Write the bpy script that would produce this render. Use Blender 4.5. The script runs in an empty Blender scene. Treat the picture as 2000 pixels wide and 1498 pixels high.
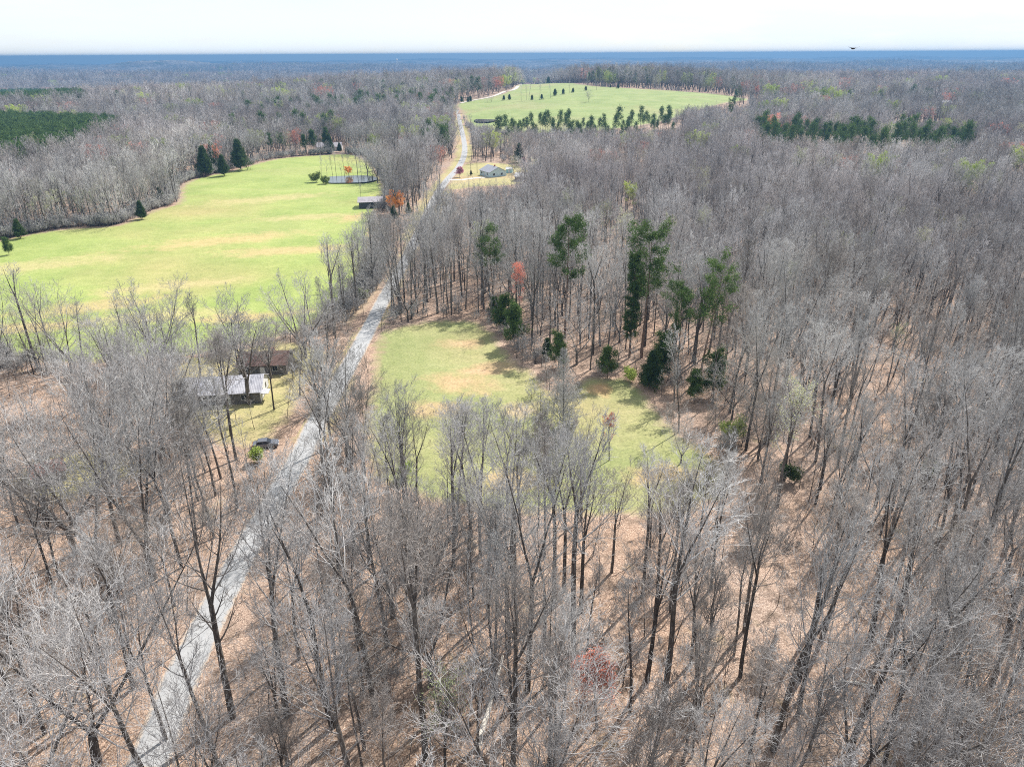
import bpy, bmesh, math
import numpy as np
from mathutils import Vector, Matrix

C = bpy.context.scene.collection
R = math.radians
# ------------------------------------------------------------------ camera
CAM_Z = 65.0
F_PX = 1386.0                       # focal length in pixels of the 2000 px wide photograph
PITCH = R(24.88)
ROLL = R(0.30)
cam_d = bpy.data.cameras.new('camera'); cam = bpy.data.objects.new('camera', cam_d); C.objects.link(cam)
cam.location = (0, 0, CAM_Z)
cam_d.sensor_width = 36.0; cam_d.lens = 36.0 * F_PX / 2000.0
cam_d.clip_start = 0.5; cam_d.clip_end = 60000
cam.matrix_world = (Matrix.Translation((0, 0, CAM_Z)) @ Matrix.Rotation(R(90) - PITCH, 4, 'X') @ Matrix.Rotation(-ROLL, 4, 'Z'))
bpy.context.scene.camera = cam
# ------------------------------------------------------------------ sky, sun, exposure
SUN_AZ, SUN_EL = 40.0, 50.0         # to the right of the view direction, above the horizon
w = bpy.data.worlds.new('World'); bpy.context.scene.world = w; w.use_nodes = True
nt = w.node_tree; bg = nt.nodes['Background']
sky = nt.nodes.new('ShaderNodeTexSky'); sky.sky_type = 'NISHITA'; sky.sun_disc = False
sky.sun_elevation = R(SUN_EL); sky.sun_rotation = R(SUN_AZ); sky.altitude = 200; sky.air_density = 1.0; sky.dust_density = 0.5; sky.ozone_density = 1.0
tcw = nt.nodes.new('ShaderNodeTexCoord'); mpw = nt.nodes.new('ShaderNodeMapping'); mpw.inputs['Scale'].default_value = (1.5, 1.5, 9.0); nt.links.new(tcw.outputs['Generated'], mpw.inputs[0])
cn = nt.nodes.new('ShaderNodeTexNoise'); cn.inputs['Scale'].default_value = 2.2; cn.inputs['Detail'].default_value = 6; cn.inputs['Roughness'].default_value = .6; nt.links.new(mpw.outputs[0], cn.inputs['Vector'])
cr = nt.nodes.new('ShaderNodeValToRGB'); cr.color_ramp.elements[0].position = .38; cr.color_ramp.elements[0].color = (.6, .6, .6, 1); cr.color_ramp.elements[1].position = .62; cr.color_ramp.elements[1].color = (1, 1, 1, 1); nt.links.new(cn.outputs['Fac'], cr.inputs[0])
mx = nt.nodes.new('ShaderNodeMix'); mx.data_type = 'RGBA'; mx.inputs[7].default_value = (6.9, 7.5, 8.1, 1)      # thin high cloud over the blue
nt.links.new(cr.outputs[0], mx.inputs[0]); nt.links.new(sky.outputs[0], mx.inputs[6]); nt.links.new(mx.outputs[2], bg.inputs[0]); bg.inputs[1].default_value = 0.09
sl = bpy.data.lights.new('sun', 'SUN'); sl.energy = 5.0; sl.angle = R(0.5); sl.color = (1.0, 0.95, 0.88)
so = bpy.data.objects.new('sun', sl); C.objects.link(so); so.rotation_euler = (R(90 - SUN_EL), 0, R(180 - SUN_AZ)); so.location = (0, 0, 300)
vs = bpy.context.scene.view_settings; vs.view_transform = 'Standard'; vs.look = 'None'; vs.exposure = 0.7; vs.gamma = 1
cy = bpy.context.scene.cycles
cy.use_denoising = False; cy.filter_width = 1.0; cy.max_bounces = 4; cy.diffuse_bounces = 2; cy.glossy_bounces = 2; cy.transmission_bounces = 2; cy.transparent_max_bounces = 4; cy.volume_bounces = 0
bpy.context.scene.render.use_persistent_data = False

# ------------------------------------------------------------------ terrain
def sstep(a, b, v):
    t = np.clip((v - a) / (b - a), 0, 1); return t * t * (3 - 2 * t)
def height(x, y):
    x = np.asarray(x, float); y = np.asarray(y, float)
    r = np.hypot(x, y); az = np.degrees(np.arctan2(x, y))
    g = lambda cx, cy_, sx, sy: np.exp(-((x - cx) / sx) ** 2 - ((y - cy_) / sy) ** 2)
    z = 24 * sstep(600, 1080, r) * np.exp(-((az - 7) / 15.0) ** 2) * (1 - sstep(1250, 2100, r))
    roll = (7 * np.sin(x / 330 + 1.0) * np.sin(y / 410 + .4) + 5 * np.sin(x / 190 - y / 260 + 2.2) + 3 * np.sin(x / 90 + y / 130))
    z = z + .5 * roll * sstep(500, 1400, r) * (1 - .6 * np.exp(-((az - 7) / 14.0) ** 2) * (1 - sstep(1200, 1800, r)))
    z = z + 7 * g(-260, 1250, 330, 260) + 6 * g(760, 1500, 500, 300) - 5 * sstep(700, 1500, r)
    left = sstep(8, -34, az)
    z = z - 34 * left * sstep(1000, 2400, r) - 40 * sstep(1500, 3800, r) * (1 - left)
    far = (19 * np.sin(x / 800 + .5) * np.sin(y / 620 + 1.7) + 12 * np.sin(x / 520 + y / 330) + 7 * np.sin(x / 260 - y / 240 + 1))
    z = z + far * sstep(2000, 4500, r) - 26 * left * sstep(3500, 7000, r)
    z = z + 62 * g(-3050, 6500, 620, 500) + 30 * g(-1300, 8600, 1500, 500) + 16 * g(150, 7800, 700, 300) + 26 * g(2700, 3900, 700, 500)
    z = z + 20 * g(-2500, 3300, 900, 300)
    z = z + 0.5 * np.sin(x / 23 + 1) * np.sin(y / 31) * sstep(30, 60, r)
    return z
h1 = lambda x, y: float(height(x, y))
MW = np.array(cam.matrix_world.to_3x3())
def ray(px, py):
    d = MW @ np.array([(px - 1000) / F_PX, -(py - 749) / F_PX, -1.0]); return d / np.linalg.norm(d)
TT = np.geomspace(25, 16000, 6000)
def at(px, py, up=0.0):
    """ground point below which a thing of height `up` has its top on the sight line"""
    d = ray(px, py); X = d[0] * TT; Y = d[1] * TT; Z = CAM_Z + d[2] * TT
    k = np.nonzero(Z < height(X, Y) + up)[0]
    k = k[0] if len(k) else len(TT) - 1
    return float(X[k]), float(Y[k])
def poly(pts): return np.array([at(*p) for p in pts])
def catmull(P, n=8, closed=False):
    P = np.asarray(P, float); N = len(P); out = []
    rng_ = range(N if closed else N - 1)
    for i in rng_:
        if closed: a, b, c, d = P[(i - 1) % N], P[i], P[(i + 1) % N], P[(i + 2) % N]
        else: a, b, c, d = P[max(i - 1, 0)], P[i], P[i + 1], P[min(i + 2, N - 1)]
        for k in range(n):
            t = k / n
            out.append(.5 * ((2 * b) + (c - a) * t + (2 * a - 5 * b + 4 * c - d) * t * t + (3 * b - a - 3 * c + d) * t ** 3))
    if not closed: out.append(P[-1])
    return np.array(out)
def seg_dist(x, y, P, closed):
    x = np.asarray(x); y = np.asarray(y); D = np.full(x.shape, 1e9)
    n = len(P)
    for i in range(n if closed else n - 1):
        a = P[i]; b = P[(i + 1) % n]; ab = b - a; L = max(ab @ ab, 1e-9)
        t = np.clip(((x - a[0]) * ab[0] + (y - a[1]) * ab[1]) / L, 0, 1)
        D = np.minimum(D, np.hypot(x - a[0] - t * ab[0], y - a[1] - t * ab[1]))
    return D
def inside(x, y, P):
    x = np.asarray(x); y = np.asarray(y); c = np.zeros(x.shape, bool); n = len(P)
    for i in range(n):
        (x1, y1), (x2, y2) = P[i], P[(i + 1) % n]
        cond = ((y1 > y) != (y2 > y))
        xi = (x2 - x1) * (y - y1) / (y2 - y1 + 1e-12) + x1
        c ^= cond & (x < xi)
    return c
def sdist(x, y, P):                 # positive inside
    d = seg_dist(x, y, P, True); return np.where(inside(x, y, P), d, -d)

# ------------------------------------------------------------------ materials
def mat(name):
    m = bpy.data.materials.new(name); m.use_nodes = True
    n = m.node_tree.nodes; b = n['Principled BSDF']; b.inputs['Roughness'].default_value = .9
    b.inputs['Specular IOR Level'].default_value = .15
    return m, m.node_tree, b
def N(t, k, **kw):
    n = t.nodes.new(k)
    for a, v in kw.items(): setattr(n, a, v)
    return n
def noise(t, co, scale, detail=4, rough=.55):
    n = N(t, 'ShaderNodeTexNoise'); n.inputs['Scale'].default_value = scale; n.inputs['Detail'].default_value = detail; n.inputs['Roughness'].default_value = rough
    t.links.new(co, n.inputs['Vector']); return n.outputs['Fac']
def ramp(t, fac, stops):
    r = N(t, 'ShaderNodeValToRGB'); e = r.color_ramp.elements
    while len(e) < len(stops): e.new(.5)
    for el, (p, c) in zip(e, stops): el.position = p; el.color = (*c, 1)
    t.links.new(fac, r.inputs[0]); return r.outputs[0]
def mix(t, fac, a, b, mode='MIX'):
    m = N(t, 'ShaderNodeMix', data_type='RGBA', blend_type=mode)
    for s, v in ((0, fac), (6, a), (7, b)):
        if hasattr(v, 'links') or hasattr(v, 'is_linked'): t.links.new(v, m.inputs[s])
        elif isinstance(v, tuple): m.inputs[s].default_value = (*v, 1)
        else: m.inputs[s].default_value = v
    return m.outputs[2]
def math_(t, op, a, b=0.0, c=0.0, clamp=False):
    m = N(t, 'ShaderNodeMath', operation=op, use_clamp=clamp)
    for i, v in enumerate((a, b, c)):
        if hasattr(v, 'is_linked'): t.links.new(v, m.inputs[i])
        else: m.inputs[i].default_value = v
    return m.outputs[0]
def bump(t, b, h, strength=.5, dist=.1):
    n = N(t, 'ShaderNodeBump'); n.inputs['Strength'].default_value = strength; n.inputs['Distance'].default_value = dist
    t.links.new(h, n.inputs['Height']); t.links.new(n.outputs[0], b.inputs['Normal'])
def pos(t): return N(t, 'ShaderNodeNewGeometry').outputs['Position']

def litter(t):
    p = pos(t)
    leaf = noise(t, p, 5.5, 3, .75)
    col = ramp(t, leaf, [(.30, (.11, .066, .050)), (.44, (.265, .172, .124)), (.55, (.42, .295, .215)), (.68, (.64, .50, .40))])
    big = noise(t, p, .045, 4, .6)
    col2 = ramp(t, leaf, [(.30, (.10, .072, .058)), (.46, (.28, .20, .158)), (.58, (.43, .33, .265)), (.72, (.64, .53, .44))])
    c = mix(t, ramp(t, big, [(.40, (0, 0, 0)), (.62, (1, 1, 1))]), col, col2)
    mid = noise(t, p, .35, 6, .68)
    c = mix(t, ramp(t, mid, [(.47, (0, 0, 0)), (.66, (.72, .72, .72))]), c, (.125, .092, .068))
    gr = noise(t, p, .11, 5, .7); c = mix(t, ramp(t, gr, [(.60, (0, 0, 0)), (.72, (.5, .5, .5))]), c, (.22, .21, .09))
    return c, leaf
def grass(t, dry=0.0, spots=(), lush=(.225, .285, .085), bright=(.30, .35, .115), tan=(.37, .32, .17)):
    p = pos(t)
    fine = noise(t, p, 2.2, 4, .75); midn = noise(t, p, .045, 5, .6); big = noise(t, p, .011, 3, .5)
    mp = N(t, 'ShaderNodeMapping'); mp.inputs['Scale'].default_value = (.012, .05, 1); mp.inputs['Rotation'].default_value = (0, 0, R(-14)); t.links.new(p, mp.inputs[0])
    streak = noise(t, mp.outputs[0], 1.0, 4, .6)
    c = mix(t, ramp(t, midn, [(.35, (0, 0, 0)), (.65, (1, 1, 1))]), lush, bright)
    c = mix(t, ramp(t, streak, [(.50 - dry, (0, 0, 0)), (.76 - dry, (.32, .32, .32))]), c, tan)
    c = mix(t, ramp(t, big, [(.52, (0, 0, 0)), (.7, (.5, .5, .5))]), c, (tan[0] * 1.05, tan[1] * .85, tan[2] * .9))
    for (sx_, sy_, rad, el, rot, colr) in spots:      # bare worn patches at their places
        mp2 = N(t, 'ShaderNodeMapping', vector_type='TEXTURE'); mp2.inputs['Location'].default_value = (sx_, sy_, 0); mp2.inputs['Rotation'].default_value = (0, 0, R(rot)); mp2.inputs['Scale'].default_value = (rad, rad * el, 1e4); t.links.new(p, mp2.inputs[0])
        ln = N(t, 'ShaderNodeVectorMath', operation='LENGTH'); t.links.new(mp2.outputs[0], ln.inputs[0]); v_ = math_(t, 'ADD', ln.outputs['Value'], math_(t, 'MULTIPLY', math_(t, 'SUBTRACT', noise(t, p, .13, 6, .7), .5), 2.2))
        c = mix(t, ramp(t, v_, [(.35, (.55, .55, .55)), (1.2, (0, 0, 0))]), c, colr)
    wide = noise(t, p, .35, 5, .7); c = mix(t, 1.0, c, ramp(t, wide, [(.3, (.86, .90, .82)), (.7, (1.12, 1.08, 1.14))]), 'MULTIPLY')
    c = mix(t, 1.0, c, ramp(t, fine, [(.28, (.62, .62, .58)), (.5, (.95, .95, .95)), (.72, (1.28, 1.24, 1.18))]), 'MULTIPLY')
    return c, fine
M = {}
m, t, b = mat('leaf_litter'); c, f = litter(t); t.links.new(c, b.inputs['Base Color']); bump(t, b, f, .8, .12); M['litter'] = m
def zone_mat(name, fn, edge=3.0, fmin=0.0):
    m, t, b = mat(name); c, f = fn(t); lc, lf = litter(t)
    a = N(t, 'ShaderNodeAttribute', attribute_name='edge').outputs['Fac']
    n1 = noise(t, pos(t), .22, 5, .65)
    v = math_(t, 'ADD', math_(t, 'DIVIDE', a, edge), math_(t, 'MULTIPLY', math_(t, 'SUBTRACT', n1, .5), 2.6))
    fac = math_(t, 'ADD', v, .1, clamp=True)
    t.links.new(mix(t, fac, lc, c), b.inputs['Base Color']); bump(t, b, f, .5, .12); M[name] = m
def spots_at(L): return [(*at(px, py), rad, el, rot, col) for px, py, rad, el, rot, col in L]
OR_ = (.47, .30, .19); TN = (.46, .37, .20)
PSP = spots_at([(430, 470, 38, .3, 25, (.50, .35, .19)), (560, 490, 30, .3, 15, (.50, .34, .20)), (330, 560, 30, .25, 20, TN), (600, 425, 26, .35, 10, TN), (180, 600, 22, .4, 20, (.48, .33, .2)), (520, 390, 40, .3, 25, TN), (300, 620, 26, .3, 10, TN), (60, 640, 14, .5, 0, (.5, .33, .2)), (690, 425, 14, .5, 60, (.50, .33, .2)), (480, 620, 18, .3, 15, OR_), (60, 520, 36, .3, 20, TN)])
CSP = spots_at([(905, 745, 9, .9, 0, (.52, .32, .20)), (900, 672, 8, .5, 0, OR_), (960, 720, 9, .5, 20, OR_), (850, 800, 9, .6, 10, OR_), (1170, 760, 3, 1.6, 0, (.55, .29, .16)), (1020, 800, 5, 1, 0, (.5, .36, .25)), (1000, 940, 9, .6, 0, OR_), (1300, 930, 8, .6, 0, OR_)])
zone_mat('pasture_grass', lambda t: grass(t, .0, PSP), 4)
zone_mat('hill_grass', lambda t: grass(t, .02, lush=(.20, .255, .09), bright=(.27, .315, .125), tan=(.33, .31, .19)), 6)
zone_mat('clearing_grass', lambda t: grass(t, .04, CSP, lush=(.215, .24, .10), bright=(.285, .30, .135), tan=(.38, .31, .18)), 3)
zone_mat('lawn_grass', lambda t: grass(t, .10, lush=(.30, .28, .13), bright=(.38, .34, .17), tan=(.44, .32, .22)), 3)
def bare(t):
    p = pos(t); n_ = noise(t, p, 1.2, 5, .7)
    return ramp(t, n_, [(.3, (.24, .17, .12)), (.5, (.36, .27, .19)), (.7, (.42, .35, .24))]), n_
zone_mat('bare_soil', bare, 2)
m, t, b = mat('asphalt')
p = pos(t); n1 = noise(t, p, .35, 5, .7); n2 = noise(t, p, 9, 3, .7)
c = ramp(t, n1, [(.3, (.30, .305, .312)), (.55, (.34, .345, .352)), (.75, (.38, .385, .395))])
c = mix(t, 1.0, c, ramp(t, n2, [(.3, (.82, .82, .82)), (.7, (1.12, 1.12, 1.12))]), 'MULTIPLY')
at_e = N(t, 'ShaderNodeAttribute', attribute_name='edge').outputs['Fac']
ed = math_(t, 'ADD', math_(t, 'DIVIDE', at_e, .5), math_(t, 'MULTIPLY', math_(t, 'SUBTRACT', noise(t, p, 1.1, 4, .7), .5), 3.0), clamp=True)
wheel = math_(t, 'ABSOLUTE', math_(t, 'SUBTRACT', at_e, 1.35))
c = mix(t, ramp(t, wheel, [(.0, (.35, .35, .35)), (.6, (0, 0, 0))]), c, (.385, .385, .385))
mp = N(t, 'ShaderNodeMapping'); t.links.new(p, mp.inputs[0]); vo = N(t, 'ShaderNodeTexVoronoi', feature='DISTANCE_TO_EDGE'); vo.inputs['Scale'].default_value = .33; t.links.new(mp.outputs[0], vo.inputs['Vector'])
c = mix(t, ramp(t, vo.outputs['Distance'], [(.0, (.6, .6, .6)), (.012, (0, 0, 0))]), c, (.26, .26, .26))
t.links.new(mix(t, ed, (.40, .32, .25), c), b.inputs['Base Color']); bump(t, b, n2, .3, .02); M['asphalt'] = m
m, t, b = mat('gravel'); n1 = noise(t, pos(t), 3, 4, .7); t.links.new(ramp(t, n1, [(.3, (.42, .38, .33)), (.7, (.62, .58, .52))]), b.inputs['Base Color']); M['gravel'] = m
m, t, b = mat('water'); b.inputs['Base Color'].default_value = (.05, .06, .055, 1); b.inputs['Roughness'].default_value = .07; b.inputs['Specular IOR Level'].default_value = .6
bump(t, b, noise(t, pos(t), 1.5, 2), .05, .03); M['water'] = m

def bark(name, cols, sc=6):
    m, t, b = mat(name); tc = N(t, 'ShaderNodeTexCoord').outputs['Object']
    mp = N(t, 'ShaderNodeMapping'); mp.inputs['Scale'].default_value = (1, 1, .25); t.links.new(tc, mp.inputs[0])
    n_ = noise(t, mp.outputs[0], sc, 4, .7)
    c = ramp(t, n_, [(.3, cols[0]), (.52, cols[1]), (.72, cols[2])])
    rnd = N(t, 'ShaderNodeObjectInfo').outputs['Random']
    c = mix(t, 1.0, c, ramp(t, rnd, [(0, (.65, .64, .63)), (.5, (1, .99, .97)), (1, (1.45, 1.46, 1.46))]), 'MULTIPLY')
    t.links.new(c, b.inputs['Base Color']); bump(t, b, n_, .6, .04); M[name] = m
bark('trunk_bark', ((.045, .037, .031), (.115, .100, .090), (.25, .235, .22)))
bark('pine_bark', ((.07, .045, .035), (.16, .11, .085), (.26, .20, .16)))
def twig(name, base, lo=.58, hi=1.45):
    m, t, b = mat(name); b.inputs['Roughness'].default_value = .6; b.inputs['Specular IOR Level'].default_value = .3
    tc = N(t, 'ShaderNodeTexCoord').outputs['Object']; n_ = noise(t, tc, .8, 3, .6)
    rnd = N(t, 'ShaderNodeObjectInfo').outputs['Random']
    c = mix(t, rnd, tuple(v * lo for v in base), tuple(v * hi for v in base))
    c = mix(t, 1.0, c, ramp(t, n_, [(.3, (.7, .7, .7)), (.7, (1.3, 1.3, 1.3))]), 'MULTIPLY')
    stand_ = noise(t, pos(t), .007, 4, .6); st2 = noise(t, pos(t), .0021, 3, .6)      # species mixture from stand to stand
    c = mix(t, 1.0, c, ramp(t, stand_, [(.32, (.60, .58, .60)), (.46, (.92, .89, .90)), (.56, (1.05, 1.04, 1.04)), (.70, (1.36, 1.33, 1.26))]), 'MULTIPLY')
    c = mix(t, 1.0, c, ramp(t, st2, [(.35, (.80, .83, .82)), (.5, (1, 1, 1)), (.65, (1.16, 1.08, 1.06))]), 'MULTIPLY')
    t.links.new(c, b.inputs['Base Color']); M[name] = m
twig('twig_bark', (.41, .402, .395))
twig('pale_twig_bark', (.45, .44, .43), .8, 1.25)
twig('brown_twig_bark', (.30, .275, .255))
def leafm(name, a, c2, tr=.25):
    m, t, b = mat(name); tc = N(t, 'ShaderNodeTexCoord').outputs['Object']; n_ = noise(t, tc, 1.1, 3, .7)
    rnd = N(t, 'ShaderNodeObjectInfo').outputs['Random']
    c = ramp(t, n_, [(.3, a), (.7, c2)])
    c = mix(t, 1.0, c, ramp(t, rnd, [(0, (.75, .8, .75)), (1, (1.25, 1.2, 1.15))]), 'MULTIPLY')
    t.links.new(c, b.inputs['Base Color'])
    tl = N(t, 'ShaderNodeBsdfTranslucent'); t.links.new(c, tl.inputs[0]); ms = N(t, 'ShaderNodeMixShader'); ms.inputs[0].default_value = tr
    t.links.new(b.outputs[0], ms.inputs[1]); t.links.new(tl.outputs[0], ms.inputs[2]); t.links.new(ms.outputs[0], t.nodes['Material Output'].inputs[0]); M[name] = m
leafm('pine_needles', (.045, .085, .028), (.135, .205, .06))
leafm('cedar_needles', (.035, .062, .025), (.10, .15, .05))
leafm('red_buds', (.62, .20, .14), (.80, .36, .27))
leafm('orange_leaves', (.72, .32, .08), (.88, .50, .20), .4)
leafm('green_buds', (.36, .46, .10), (.55, .62, .20))
leafm('pale_green_buds', (.38, .40, .22), (.50, .52, .30))
leafm('pink_blossom', (.60, .22, .36), (.78, .40, .52))
leafm('bush_leaves', (.16, .21, .06), (.30, .36, .12))
def plain(name, col, rough=.7, metal=0.0, var=.12, scale=2.0):
    m, t, b = mat(name); b.inputs['Roughness'].default_value = rough; b.inputs['Metallic'].default_value = metal
    n_ = noise(t, N(t, 'ShaderNodeTexCoord').outputs['Object'], scale, 4, .65)
    t.links.new(ramp(t, n_, [(.3, tuple(v * (1 - var) for v in col)), (.7, tuple(min(1, v * (1 + var)) for v in col))]), b.inputs['Base Color']); M[name] = m
def ribbed(name, col, rough, col2, rib=3.0, axis=0):
    m, t, b = mat(name); b.inputs['Roughness'].default_value = rough
    tc = N(t, 'ShaderNodeTexCoord').outputs['Object']; n_ = noise(t, tc, .7, 5, .7)
    t.links.new(ramp(t, n_, [(.35, col2), (.55, col)]), b.inputs['Base Color'])
    sx = N(t, 'ShaderNodeSeparateXYZ'); t.links.new(tc, sx.inputs[0])
    s = math_(t, 'SINE', math_(t, 'MULTIPLY', sx.outputs[axis], rib * 6.283)); bump(t, b, s, .5, .03); M[name] = m
ribbed('white_metal_roof', (.44, .44, .48), .6, (.30, .30, .34))
ribbed('dark_shaded_siding', (.17, .16, .16), .8, (.10, .095, .09), 4)  # on the long house, the shade of its front is put into this colour
ribbed('rust_roof', (.30, .15, .12), .7, (.20, .11, .09))
ribbed('grey_roof', (.33, .31, .33), .8, (.26, .24, .26))
ribbed('pale_roof', (.62, .62, .62), .6, (.45, .45, .45))
ribbed('blue_siding', (.50, .62, .68), .7, (.44, .56, .62), 4, 2)
plain('white_paint', (.58, .58, .58)); plain('brown_shingle', (.125, .082, .072), .9, 0, .3); plain('slate_shingle', (.28, .29, .33), .9, 0, .2)
plain('dark_boards', (.07, .075, .09), .85, 0, .35); plain('red_brick', (.35, .12, .09), .9, 0, .2); plain('teal_boards', (.30, .52, .54)); plain('weathered_boards', (.30, .27, .24), .9, 0, .3)
plain('window_glass', (.03, .035, .045), .12); plain('car_paint', (.16, .17, .20), .25, .3, .05); plain('rubber', (.02, .02, .02)); plain('rim_metal', (.4, .4, .42), .35, .8); plain('headlamp', (.8, .8, .8), .2); plain('tail_lamp', (.4, .02, .02), .3)
plain('pale_wood', (.58, .54, .48), .9, 0, .25, 4); plain('pole_wood', (.20, .16, .13), .9, 0, .2); plain('bird_feather', (.035, .03, .03)); plain('steel', (.4, .4, .42), .5, .5); plain('concrete', (.5, .49, .47)); plain('tank_white', (.78, .78, .78), .4)
# distant canopy
m, t, b = mat('distant_canopy'); p = pos(t); n1 = noise(t, p, .004, 5, .7); n2 = noise(t, p, .05, 3, .7)
c = ramp(t, n1, [(.35, (.03, .06, .035)), (.43, (.10, .09, .09)), (.58, (.18, .165, .16)), (.70, (.28, .25, .22))])
c = mix(t, 1.0, c, ramp(t, n2, [(.35, (.35, .35, .35)), (.65, (1.7, 1.7, 1.7))]), 'MULTIPLY'); t.links.new(c, b.inputs['Base Color']); M['canopy'] = m

# ------------------------------------------------------------------ mesh helpers
def mesh_np(name, V, Q=None, T=None, mats=(), mi=None, smooth=False, attrs=None):
    me = bpy.data.meshes.new(name)
    V = np.asarray(V, np.float32); nq = 0 if Q is None else len(Q); ntr = 0 if T is None else len(T)
    me.vertices.add(len(V)); me.vertices.foreach_set('co', V.ravel())
    loops = []
    if nq: loops.append(np.asarray(Q, np.int32).ravel())
    if ntr: loops.append(np.asarray(T, np.int32).ravel())
    if loops:
        L = np.concatenate(loops); me.loops.add(len(L)); me.loops.foreach_set('vertex_index', L)
        starts = np.concatenate([np.arange(nq) * 4, nq * 4 + np.arange(ntr) * 3]).astype(np.int32)
        me.polygons.add(nq + ntr); me.polygons.foreach_set('loop_start', starts)
        me.polygons.foreach_set('loop_total', np.concatenate([np.full(nq, 4), np.full(ntr, 3)]).astype(np.int32))
        if mi is not None: me.polygons.foreach_set('material_index', np.asarray(mi, np.int32))
        if smooth: me.polygons.foreach_set('use_smooth', np.ones(nq + ntr, bool))
    for k, (typ, arr) in (attrs or {}).items():
        a = me.attributes.new(k, typ, 'POINT')
        a.data.foreach_set('value' if typ in ('FLOAT', 'INT') else 'vector', np.asarray(arr, np.int32 if typ == 'INT' else np.float32).ravel())
    for mm in mats: me.materials.append(mm)
    me.update(calc_edges=True); me.validate(clean_customdata=False)
    return me
def obj(name, me, parent=None, loc=None, label=None, cat=None, group=None, kind=None):
    o = bpy.data.objects.new(name, me); C.objects.link(o)
    if parent: o.parent = parent
    if loc is not None: o.location = loc
    if label: o['label'] = label
    if cat: o['category'] = cat
    if group: o['group'] = group
    if kind: o['kind'] = kind
    return o
class MB:
    """boxes, prisms and tubes collected into one mesh"""
    def __init__(s): s.b = bmesh.new()
    def box(s, x0, x1, y0, y1, z0, z1, bev=0):
        r = bmesh.ops.create_cube(s.b, size=1)
        for v in r['verts']: v.co = Vector(((x0 + x1) / 2 + v.co.x * (x1 - x0), (y0 + y1) / 2 + v.co.y * (y1 - y0), (z0 + z1) / 2 + v.co.z * (z1 - z0)))
        if bev: bmesh.ops.bevel(s.b, geom=list({e for v in r['verts'] for e in v.link_edges}), offset=bev, segments=2, affect='EDGES')
        return s
    def prism(s, prof, axis, a, bb):
        """closed profile of (u, z) swept along x (axis 0) or y (axis 1)"""
        mk = (lambda u, z, q: (q, u, z)) if axis == 0 else (lambda u, z, q: (u, q, z))
        A = [s.b.verts.new(mk(u, z, a)) for u, z in prof]; B = [s.b.verts.new(mk(u, z, bb)) for u, z in prof]
        n = len(prof)
        s.b.faces.new(A); s.b.faces.new(B[::-1])
        for i in range(n): s.b.faces.new((A[i], B[i], B[(i + 1) % n], A[(i + 1) % n]))
        return s
    def tube(s, pts, rad, n=8):
        rings = []
        for i, p in enumerate(pts):
            p = Vector(p); q = Vector(pts[min(i + 1, len(pts) - 1)]) - Vector(pts[max(i - 1, 0)]); q.normalize()
            u = q.orthogonal().normalized(); v = q.cross(u); r = rad[i] if hasattr(rad, '__len__') else rad
            rings.append([s.b.verts.new(p + r * (u * math.cos(k * 6.2832 / n) + v * math.sin(k * 6.2832 / n))) for k in range(n)])
        for A, B in zip(rings, rings[1:]):
            for k in range(n): s.b.faces.new((A[k], A[(k + 1) % n], B[(k + 1) % n], B[k]))
        s.b.faces.new(rings[0][::-1]); s.b.faces.new(rings[-1]); return s
    def build(s, name, m, parent=None, **kw):
        bmesh.ops.recalc_face_normals(s.b, faces=s.b.faces)
        me = bpy.data.meshes.new(name); s.b.to_mesh(me); s.b.free(); me.materials.append(M[m]); return obj(name, me, parent, **kw)

# ------------------------------------------------------------------ ground
rr = np.concatenate([[0.01], np.geomspace(6, 14000, 320)]); aa = np.linspace(0, 2 * np.pi, 481)[:-1]
X = np.outer(rr, np.sin(aa)); Y = np.outer(rr, np.cos(aa)); Z = height(X, Y)
n_a = len(aa); i = np.arange(len(rr) - 1)[:, None] * n_a; j = np.arange(n_a)[None, :]; j2 = (j + 1) % n_a
Q = np.stack([i + j, i + j2, i + n_a + j2, i + n_a + j], -1).reshape(-1, 4)
obj('ground', mesh_np('ground', np.stack([X, Y, Z], -1).reshape(-1, 3), Q[:, ::-1], mats=[M['litter']], smooth=True), kind='structure')

def sheet(name, P, cell, dz, m, over=4.0, **kw):
    x0, y0 = P.min(0) - over; x1, y1 = P.max(0) + over
    xs = np.arange(x0, x1 + cell, cell); ys = np.arange(y0, y1 + cell, cell)
    XX, YY = np.meshgrid(xs, ys); sd = sdist(XX, YY, P); keep = sd > -over
    nx = len(xs)
    jj, ii = np.nonzero(keep[:-1, :-1] & keep[1:, :-1] & keep[:-1, 1:] & keep[1:, 1:])
    a = jj * nx + ii; Q = np.stack([a, a + 1, a + nx + 1, a + nx], -1)
    u, inv = np.unique(Q, return_inverse=True); Q = inv.reshape(-1, 4)
    xx = XX.ravel()[u]; yy = YY.ravel()[u]; zz = height(xx, yy) + dz
    return obj(name, mesh_np(name, np.stack([xx, yy, zz], -1), Q, mats=[M[m]], smooth=True, attrs={'edge': ('FLOAT', sd.ravel()[u])}), kind='structure', **kw)

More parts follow.
